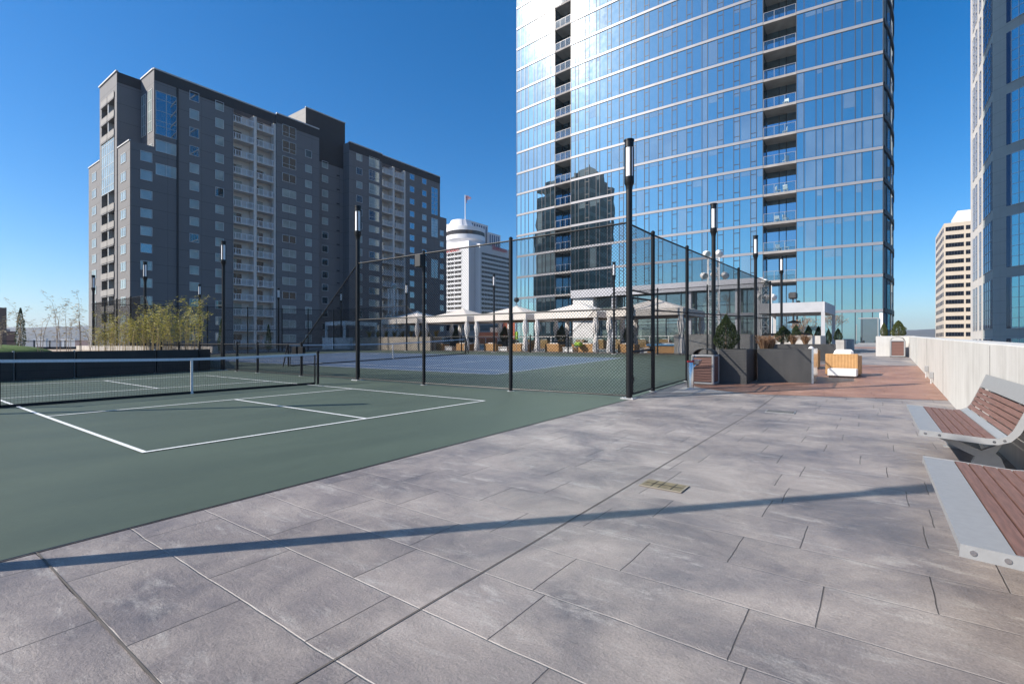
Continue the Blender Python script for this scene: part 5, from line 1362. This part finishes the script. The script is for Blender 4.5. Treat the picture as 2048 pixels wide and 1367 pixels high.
# ------------------------------------------------------------------ litter bins
def bin_proto(lab):
    w, h = .60, .82
    t = thing('litter_bin', lab, 'litter bin', (0,0,0), 0, 'litter bins with brown slats')
    fr = MB(); e = .035
    for sx in (-1, 1):
        for sy in (-1, 1): fr.tube((sx*(w/2-e),sy*(w/2-e),.03),(sx*(w/2-e),sy*(w/2-e),h-.03),e,10)
    for z in (.04, h-.04):
        for s in (-1, 1):
            fr.tube((s*(w/2-e),-(w/2-e),z),(s*(w/2-e),(w/2-e),z),e,10); fr.tube((-(w/2-e),s*(w/2-e),z),((w/2-e),s*(w/2-e),z),e,10)
    fr.build('frame', M['alu'], t, True)
    for sx, sy in ((-1,0),(1,0),(0,-1),(0,1)):
        m = MB(); n = 9; zz_ = [.085+(h-.17)*i/n for i in range(n+1)]
        for a, b_ in zip(zz_[:-1], zz_[1:]):
            if sx: m.box(sx*(w/2-.045), sx*(w/2-.02), -(w/2-.07), w/2-.07, a+.005, b_-.005)
            else: m.box(-(w/2-.07), w/2-.07, sy*(w/2-.045), sy*(w/2-.02), a+.005, b_-.005)
        m.build('slat_panel', M['slat'], t)
    MB().box(-.24,.24,-.24,.24,.06,h-.05).build('liner', M['black'], t)
    m = MB(); n = 12
    for i in range(n):
        a0 = PI*i/n; a1 = PI*(i+1)/n; r = .27; q = .85
        m.add([(-.25,-r*math.cos(a0),h-.01+r*.62*math.sin(a0)),(-.25,-r*math.cos(a1),h-.01+r*.62*math.sin(a1)),(.25,-r*math.cos(a1),h-.01+r*.62*math.sin(a1)),(.25,-r*math.cos(a0),h-.01+r*.62*math.sin(a0)),
               (-.25,-(r-.02)*math.cos(a0),h-.01+(r-.02)*.62*math.sin(a0)),(-.25,-(r-.02)*math.cos(a1),h-.01+(r-.02)*.62*math.sin(a1)),(.25,-(r-.02)*math.cos(a1),h-.01+(r-.02)*.62*math.sin(a1)),(.25,-(r-.02)*math.cos(a0),h-.01+(r-.02)*.62*math.sin(a0))],
              [(0,1,2,3),(4,7,6,5),(0,4,5,1),(3,2,6,7)])
    m.build('lid', M['charcoal'], t)
    return t
bn = bin_proto('brown slatted litter bin with grey frame beside the drinking fountain')
Xb = 11.72; Yb_, d = onX(1428, Xb); bn.location = (Xb+.3, Yb_+.3, zf(Xb)); 
Xf = 28.6; Yf, d = onX(1795, Xf); dup(bn, (Xf, Yf, zf(Xf)), 0, 'brown slatted litter bin in front of the far concrete planter')

# ------------------------------------------------------------------ drinking fountain
X, Y, z, d = gnd(1381, 778)
t = thing('drinking_fountain', 'stainless steel drinking fountain post with a red ring, beside the fence', 'fountain', (X, Y, z), 0)
MB().lathe([(.15,0),(.15,.018),(.085,.03),(.085,.035)], n=20).build('base_plate', M['plate'], t, True)
m = MB(); m.lathe([(.078,.03),(.078,.66),(.07,.68)], n=20); po = m.build('post', M['steel'], t, True)
m = MB(); c = Vector((RX, RY, 0))*.16
m.lathe([(.035,.60),(.10,.66),(.125,.73),(.118,.735),(.09,.69),(.02,.665)], c.x, c.y, 20); bw = m.build('bowl', M['steel'], t, True)
m = MB(); m.path([(c.x*.3,c.y*.3,.68),(c.x*.35,c.y*.35,.80),(c.x*.6,c.y*.6,.84),(c.x*.8,c.y*.8,.80)], .016, 8); m.build('spout', M['steel'], t, True)
m = MB(); m.lathe([(.082,.68),(.086,.70),(.078,.715)], n=18); m.build('top_ring', M['red'], t, True)
MB().tube((c.x*.55,c.y*.55,.56),(c.x*.8,c.y*.8,.64),.028,8).build('bracket', M['steel'], t)

# ------------------------------------------------------------------ rattan furniture
def armchair(lab, w=1.0, dp=.85, h=.66, group='rattan armchairs on the red paving', name='rattan_armchair', cat='armchair', cush='cushion', back=True, pillow=True):
    """faces +x locally, back at x=0"""
    t = thing(name, lab, cat, (0,0,0), 0, group)
    if back: MB().rbox(0,.14,-w/2,w/2,.05,h,.015).build('backrest', M['rattan'], t)
    for s in (-1, 1):
        y0_, y1_ = (w/2-.14, w/2) if s > 0 else (-w/2, -w/2+.14)
        MB().rbox(.141,dp,y0_,y1_,.05,h-.06,.015).build('arm', M['rattan'], t)
    MB().rbox(.141,dp-.02,-w/2+.141,w/2-.141,.05,.28,.01).build('seat', M['rattan'], t)
    MB().rbox(.15,dp+.02,-w/2+.15,w/2-.15,.285,.43,.05).build('seat_cushion', M[cush], t)
    if back: MB().rbox(.15,.30,-w/2+.16,w/2-.16,.435,h+.04,.05).build('back_cushion', M[cush], t)
    for sx in (.08, dp-.08):
        for s in (-1, 1): MB().box(sx-.025,sx+.025,s*(w/2-.07)-.025,s*(w/2-.07)+.025,0,.05).build('leg', M['black'], t)
    if pillow:
        m = MB(); m.rbox(.16,.30,-.28,.22,h-.12,h+.13,.06); m.build('pillow', M['cushion'], t)
    return t
Xc_ = 15.95; y0_, d = onX(1650, Xc_); y1_, _ = onX(1716, Xc_)
ch = armchair('rattan armchair seen from behind with a white pillow on its back', abs(y1_-y0_), .85, .68); ch.location = (Xc_, (y0_+y1_)/2, zf(Xc_))
ch.rotation_euler = (0, 0, R_(-6))
X, Y, z, d = gnd(1638, 738)
dup(ch, (X+.5, Y+.05, zf(X)), PI/2+.2, 'rattan armchair half hidden behind the wide charcoal planter')
X, Y, z, d = gnd(1688, 754.5)
t = thing('footstool', 'low white footstool on the paving behind the rattan armchair', 'footstool', (X-.12, Y+.05, z), R_(-4)); MB().rbox(0,.4,-.36,.36,.04,.26,.02).build('cushion', M['cushion'], t); MB().box(.03,.37,-.33,.33,0,.04).build('base', M['black'], t)

# canopies with their furniture
canl = ['leftmost', 'second leftmost', 'middle', 'second rightmost', 'rightmost']
CXc = 29.7; ys_ = [27.5, 21.8, 16.15, 10.5, 4.9]
def cabana(lab):
    t = thing('canopy', lab, 'canopy', (0,0,0), 0, 'white canopies along the court')
    w, l = 2.3, 2.45; e = 2.42; pk = 3.55
    m = MB(); n = 10; grid = []
    for k in range(n+1):
        f = k/n; z = e+.32+(pk-e-.32)*(1-(1-(1-f))**1.0)*1.0
        z = e+.32+(pk-e-.32)*((1-f)**1.12)
        grid.append((f, z))
    for sx, sy, ax_ in ((1,0,'x'),(-1,0,'x'),(0,1,'y'),(0,-1,'y')):
        for (f0, z0_), (f1, z1_) in zip(grid[:-1], grid[1:]):
            if sx: q = [(sx*w*f0,-l*f0,z0_),(sx*w*f1,-l*f1,z1_),(sx*w*f1,l*f1,z1_),(sx*w*f0,l*f0,z0_)]
            else: q = [(-w*f0,sy*l*f0,z0_),(-w*f1,sy*l*f1,z1_),(w*f1,sy*l*f1,z1_),(w*f0,sy*l*f0,z0_)]
            m.add(q, [(0,1,2,3)])
    cv = m.build('canvas', M['canopy'], t)
    m = MB(); m.lathe([(.09,pk-.06),(.1,pk),(.03,pk+.06)], n=10); m.build('finial', M['canopy'], cv)
    for sx, sy in ((1,0),(-1,0)): MB().box(sx*w, sx*(w+.012), -l, l, e-.08, e+.33).build('valance', M['canopy'], t)
    for sy in (1,-1): MB().box(-w, w, sy*l, sy*(l+.012), e-.08, e+.33).build('valance', M['canopy'], t)
    for sx in (-1,1):
        MB().box(sx*(w-.05)-.04, sx*(w-.05)+.04, -l+.1, l-.1, e-.0, e+.12).build('beam', M['timber'], t)
        MB().box(-w+.1, w-.1, sx*(l-.05)-.04, sx*(l-.05)+.04, e+.001, e+.119).build('beam', M['timber'], t)
        for sy in (-1,1):
            x, y = sx*(w-.09), sy*(l-.09)
            MB().box(x-.045, x+.045, y-.045, y+.045, 0, e+.1).build('post', M['white_paint'], t)
            m = MB(); pr = [(.17,.06),(.20,.25),(.15,.85),(.075,1.12),(.13,1.30),(.20,1.65),(.21,1.85),(.15,2.15),(.12,e)]
            m.lathe(pr, x-sx*.06, y-sy*.06, 28, rfun=lambda a, z: 1+.13*math.sin(a*9+z*2)); m.build('curtain', M['curtain'], t, True)
    return t
c0 = None
for nm, y in zip(canl, ys_):
    lab = 'white peaked canopy with tied patterned curtains, %s of the row' % nm
    if c0 is None: c0 = cabana(lab); c0.location = (CXc, y, zf(CXc))
    else: dup(c0, (CXc, y, zf(CXc)), 0, lab)
sofa = None
for nm, y in zip(canl, ys_):
    for k, (dx, dy, rz, kind) in enumerate(((-1.75, 1.35, 0, 'left'), (-1.75, -1.35, 0, 'right'), (1.1, .0, PI, 'rear'))):
        lab = 'rattan sofa with pale cushions, %s seat under the %s canopy' % ({'left': 'front left', 'right': 'front right', 'rear': 'rear'}[kind], nm)
        loc = (CXc+dx, y+dy, zf(CXc+dx))
        if sofa is None: sofa = armchair(lab, 1.15, .85, .62, 'rattan sofa chairs under the canopies', 'rattan_sofa', 'sofa', 'cushion', True, False); sofa.location = loc; sofa.rotation_euler = (0,0,rz); sofa2 = sofa
        else: dup(sofa, loc, rz, lab, (1,1.5,1) if kind == 'rear' else None)
tb = None
for nm, y in zip(canl, ys_):
    lab = 'low white cube table at the front of the %s canopy' % nm; loc = (CXc-1.6, y-.05, zf(CXc))
    if tb is None:
        tb = thing('low_table', lab, 'table', loc, 0, 'white low tables under the canopies'); MB().rbox(-.35,.35,-.4,.4,.30,.36,.01).build('table_top', M['white_paint'], tb)
        for sx in (-1,1):
            for sy in (-1,1): MB().box(sx*.3-.025,sx*.3+.025,sy*.35-.025,sy*.35+.025,0,.30).build('leg', M['white_paint'], tb)
        MB().box(-.28,.28,-.32,.32,.05,.25).build('shelf', M['white_paint'], tb)
    else: dup(tb, loc, 0, lab)
# planters with conifers between the canopies
pc = None
for i, (y, nm) in enumerate(((7.7, 'between the two canopies at right'), (13.35, 'right of the middle canopy'), (19.0, 'left of the middle canopy'), (24.6, 'between the two canopies at left'))):
    Xp = 31.9
    t = planter('planter_box', 'charcoal planter cube with a conifer, '+nm, 'planter', Xp-.45, Xp+.45, y-.45, y+.45, .75, M['dark_planter'])
    dup(bush, (Xp, y, zf(Xp)+.68), i*1.1, 'cone-shaped evergreen bush in the planter cube '+nm, (.72,.72,1.15))
# lime and blue things
X, Y = at(1157, 33.5); t = thing('cushion', 'lime green cushion on the furniture of the second canopy from the right', 'cushion', (X, Y, zf(X)+.45)); MB().rbox(-.2,.2,-.25,.25,0,.28,.08).build('cover', M['lime'], t)
X, Y = at(1033, 36.5); t = thing('windsock', 'small lime green banner left of the middle canopy curtain', 'banner', (X, Y, zf(X))); MB().tube((0,0,0),(0,0,1.5),.015,6).build('pole', M['steel'], t); MB().rbox(-.08,.08,-.12,.12,.95,1.5,.03).build('cloth', M['lime'], t)
X, Y = at(1325, 30.6); t = thing('daybed', 'low daybed under a bright blue cover near the court gate', 'daybed', (X, Y, zf(X))); MB().rbox(-.4,.4,-.9,.9,.48,.62,.04).build('cover', M['blue_cover'], t); MB().rbox(-.36,.36,-.85,.85,.05,.47,.02).build('base', M['rattan'], t)
for px, lab in ((1015, 'orange pole banner behind the middle canopy, left one'), (1030, 'orange pole banner behind the middle canopy, right one')):
    X, Y = at(px, 47); t = thing('banner', lab, 'banner', (X, Y, zf(X)), 0, 'orange banners behind the middle canopy'); MB().tube((0,0,0),(0,0,2.9),.03,6).build('pole', M['steel'], t); MB().box(-.02,.02,.04,.55,.9,2.8).build('cloth', M['orange'], t)
# glass balustrade and loungers behind the canopies
BX = 35.4
t = thing('glass_balustrade', 'glass balustrade with pale posts and handrail behind the canopies', 'balustrade', (BX, -1.5, zf(BX)))
for i in range(22): MB().box(-.025,.025,i*1.5-.025,i*1.5+.025,0,1.08).build('post', M['white_paint'], t)
MB().box(-.03,.03,-.03,31.53,1.08,1.12).build('handrail', M['white_paint'], t)
g = MB()
for i in range(21): g.box(-.006,.006,i*1.5+.05,i*1.5+1.45,.12,1.0)
g.build('pane', M['clear_glass'], t)
lg = None
nth = ['first', 'second', 'third', 'fourth', 'fifth', 'sixth', 'seventh', 'eighth', 'ninth', 'tenth', 'eleventh', 'twelfth']
for i in range(12):
    loc = (37.0, 1.2+i*1.9, zf(37)); lab = 'tan rattan lounge chair behind the glass balustrade, %s of the row counted from the right' % nth[i]
    if lg is None: lg = armchair(lab, .8, .8, .85, 'tan lounge chairs behind the glass balustrade', 'lounge_chair', 'lounge chair', 'cushion', True, False); lg.location = loc
    else: dup(lg, loc, 0, lab)

# concrete walls and white frames beyond the court
def wallbox(name, lab, p, q, h, th, mat, cat='wall', cap=None, z=None):
    P = Vector(p); Q = Vector(q); Lw = (Q-P).length; a = math.atan2(Q.y-P.y, Q.x-P.x)
    t = thing(name, lab, cat, (P.x, P.y, zf(P.x) if z is None else z), a)
    MB().box(0, Lw, 0, th, -.3, h).build('wall', mat, t)
    if cap: MB().box(.06, Lw-.06, .08, th-.08, h-.05, h+.02).build('soil', M['bed'], t)
    return t
p = at(1350, 30.6); q = at(1512, 29.0)
wallbox('planter_wall', 'long pale concrete planter wall seen through the side fence', q, p, 1.15, 1.3, M['concrete'], cap=True)
p = at(1505, 33); q = at(1652, 29.5)
wallbox('grill_counter', 'pale concrete grill counter under the grey pergola', q, p, 1.05, .8, M['concrete'], 'counter')
for px, d, lab in ((1547, 31.7, 'black grill lid on the concrete counter, left one'), (1607, 30.3, 'black grill lid on the concrete counter, right one')):
    X, Y = at(px, d); t = thing('grill', lab, 'grill', (X, Y, .55+1.06), YAW*-1, 'grills on the counter'); MB().rbox(-.5,.5,.1,.6,0,.2,.06).build('hood', M['black'], t); MB().box(-.52,.52,.04,.1,0,.06).build('handle_panel', M['steel'], t)
for px0, px1, lab in ((645, 668, 'white concrete planter cube at the left end of the terrace wall'), (671, 700, 'second white concrete planter cube beside the white pergola'), (706, 729, 'third white concrete planter cube before the tan wall')):
    Xp = 27.4; a_, b_ = onX(px0, Xp)[0], onX(px1, Xp)[0]; planter('concrete_planter', lab, 'planter', Xp, Xp+2.2, b_, a_, 1.18, M['white_wall'])
p = at(731, 47.6); q = at(884, 42.5)
wallbox('planter_wall', 'tan concrete planter wall with yellow grasses left of the canopies', q, p, 1.15, 1.5, M['tan_wall'], cap=True)
gt = None
for i in range(9):
    px = 738+i*17; d = 47-i*.55; X, Y = at(px, d); loc = (X+.5, Y+.6, zf(X)+1.12)
    if gt is None: gt = tuft('grass_tuft', 'yellow grass tuft on the tan planter wall', .75, 130, leaf_mat('yellow_grass', (.25,.17,.04), (.42,.33,.10)), 'yellow grass tufts on the tan wall'); gt.location = loc
    else: dup(gt, loc, i)
def pergola(name, lab, C, v1, v2, h, bw, mat, z):
    """posts at C, C+v1, C+v2, C+v1+v2"""
    C = Vector((*C, 0)); v1 = Vector((*v1, 0)); v2 = Vector((*v2, 0)); t = thing(name, lab, 'pergola', (C.x, C.y, z))
    for f, g_ in ((0,0),(1,0),(0,1),(1,1)):
        p = v1*f+v2*g_; MB().bar(p, p+Vector((0,0,h-bw)), .2, .2, v1.normalized()).build('post', mat, t)
    for a, b_ in ((Vector((0,0,0)), v1),(v1, v1+v2),(v2, v1+v2),(Vector((0,0,0)), v2)):
        dd = (b_-a).normalized()*.1
        e = .002 if (b_-a).cross(v1).length < 1e-6 else 0
        MB().bar(a-dd+Vector((0,0,h-bw/2+e)), b_+dd+Vector((0,0,h-bw/2+e)), .2-e*2, bw, (0,0,1)).build('beam', mat, t)
    m = MB(); q = [v1*.03+v2*.03, v1*.97+v2*.03, v1*.97+v2*.97, v1*.03+v2*.97]; m.v = [(*p.xy, h-.16) for p in q]+[(*p.xy, h-.10) for p in q]; m.f = [(0,1,2,3),(7,6,5,4),(0,4,5,1),(1,5,6,2),(2,6,7,3),(3,7,4,0)]
    m.build('roof_panel', mat, t)
    return t
c_ = at(1646, 30); l_ = at(1515, 31.8); r_ = at(1667, 33.8)
pergola('grey_pergola', 'grey steel pergola over the grill counter', c_, (l_[0]-c_[0], l_[1]-c_[1]), (r_[0]-c_[0], r_[1]-c_[1]), 3.12, .62, M['pergola'], zf(33))
X, Y = at(1588, 32.5); t = thing('heater', 'dark parasol heater hanging under the grey pergola', 'heater', (X, Y, zf(X)+1.9)); MB().lathe([(.42,.0),(.40,.05),(.12,.16),(.05,.18)], n=20).build('shade', M['dark_planter'], t, True); MB().tube((0,0,.18),(0,0,1.05),.025,6).build('stem', M['black'], t)
X, Y = at(1588, 32.5)
c_ = at(689, 52.5); l_ = at(653, 55.5); r_ = at(752, 57)
pergola('white_pergola', 'white square pergola frame behind the white planter cubes', c_, (l_[0]-c_[0], l_[1]-c_[1]), (r_[0]-c_[0], r_[1]-c_[1]), 2.95, .42, M['white_paint'], zf(30))

# white lattice lighting towers
def truss(lab, px, d, ytop, lampspec, w=.75, group='lattice lighting towers'):
    X, Y = at(px, d); z0_ = zf(X); h = zat(ytop, d)-z0_
    t = thing('lighting_tower', lab, 'lighting tower', (X, Y, z0_), .35, group); m = MB(); c = [(-w/2,-w/2),(w/2,-w/2),(w/2,w/2),(-w/2,w/2)]
    for x, y in c: m.tube((x,y,0),(x,y,h),.04,6)
    m.build('chord', M['truss'], t); m = MB(); k = max(3, int(h/w)); 
    for i in range(k):
        za, zb_ = h*i/k, h*(i+1)/k
        for j in range(4):
            a, b_ = c[j], c[(j+1) % 4]
            if i % 2: a, b_ = b_, a
            m.bar((a[0],a[1],za),(b_[0],b_[1],zb_),.03,.03); m.bar((c[j][0],c[j][1],zb_),(c[(j+1)%4][0],c[(j+1)%4][1],zb_),.03,.03)
    m.build('lattice', M['truss'], t)
    ca, sa = math.cos(-.35), math.sin(-.35)
    for (ox, oz, aim) in lampspec:
        cx_, cy_ = ox*RX, ox*RY; lx, ly = cx_*ca-cy_*sa, cx_*sa+cy_*ca
        dv = Vector((-.8*aim, -.5, -.35)).normalized(); p0_ = Vector((lx, ly, h+oz)); r = .29
        f = MB(); f.path([p0_-dv*.26, p0_-dv*.21, p0_-dv*.04, p0_+dv*.21, p0_+dv*.24], [.10,.21,r*.95,r,r*.97], 16); fo = f.build('floodlight', M['flood'], t, True)
        f = MB(); f.path([p0_+dv*.245, p0_+dv*.26], [r*.9,r*.88], 16); f.build('lens', M['pane_pale'], fo, True)
        MB().bar((max(-w/2, min(w/2, lx)), max(-w/2, min(w/2, ly)), h+min(oz, 0)-.1), p0_, .05, .05).build('arm', M['truss'], t)
    return t
truss('white lattice lighting tower left of the canopies, before the apartment block', 786, 54, 578, ((.1,.35,.6),(-.5,-3.1,.8)))
truss('white lattice lighting tower with four drum floodlights, over the round bush', 1427, 42, 517, ((-.62,.4,1),(.45,.45,-.6),(-.85,-1.45,1),(.95,-1.4,-.6),(0,-1.35,-.2)), .85)
truss('white lattice lighting tower with dark floodlights, left of the grey pergola', 1531, 46, 572, ((-.1,.4,.8),(-.6,-.95,1),(.1,-1.0,.3),(.7,-1.0,-.6)), .85)
X, Y = at(1586, 52); t = thing('floodlight_mast', 'slim mast with one small dark floodlight above the grey pergola', 'floodlight', (X, Y, zf(X))); MB().tube((0,0,0),(0,0,5.0),.07,8).build('mast', M['dark_planter'], t); MB().rbox(-.35,.35,-.4,.4,4.9,5.6,.12).build('floodlight', M['dark_planter'], t)
X, Y = at(1033, 52); t = thing('floodlight_mast', 'small round dark lamp on a mast at the left edge of the glass tower', 'floodlight', (X, Y, zf(X))); MB().tube((0,0,0),(0,0,4.8),.05,8).build('mast', M['white_paint'], t); MB().lathe([(.05,4.75),(.26,4.85),(.3,5.05),(.2,5.25),(.03,5.3)], n=16).build('lamp', M['dark_planter'], t, True)

# white chairs on the glass tower's balconies
ch = None
for i, (k, px) in enumerate(((4, 1553), (4, 1570), (5, 1555), (5, 1570), (6, 1570), (7, 1568), (8, 1570), (3, 1556), (3, 1572))):
    y = ty(px); x = tx(y)+.6; z = ZB[k]+.12; lab = 'small white chair on a right-hand balcony of the glass tower'
    if ch is None:
        ch = thing('balcony_chair', lab, 'chair', (x, y, z), .4, 'white chairs on the tower balconies'); MB().box(-.25,.25,-.25,.25,.38,.44).build('seat', M['chair_white'], ch); MB().box(.2,.25,-.25,.25,.45,.9).build('backrest', M['chair_white'], ch)
        for sx in (-1,1):
            for sy in (-1,1): MB().box(sx*.2-.025,sx*.2+.025,sy*.2-.025,sy*.2+.025,0,.38).build('leg', M['chair_white'], ch)
    else: dup(ch, (x, y, z), i)

# turn lettering into meshes
dg = bpy.context.evaluated_depsgraph_get()
for o in [o for o in bpy.data.objects if o.type == 'FONT']:
    me = bpy.data.meshes.new_from_object(o.evaluated_get(dg)); me.name = 'lettering'
    n = bpy.data.objects.new('lettering', me); COL.objects.link(n); n.parent = o.parent; n.scale = o.scale; n.location = o.location; n.rotation_euler = o.rotation_euler
    bpy.data.objects.remove(o)
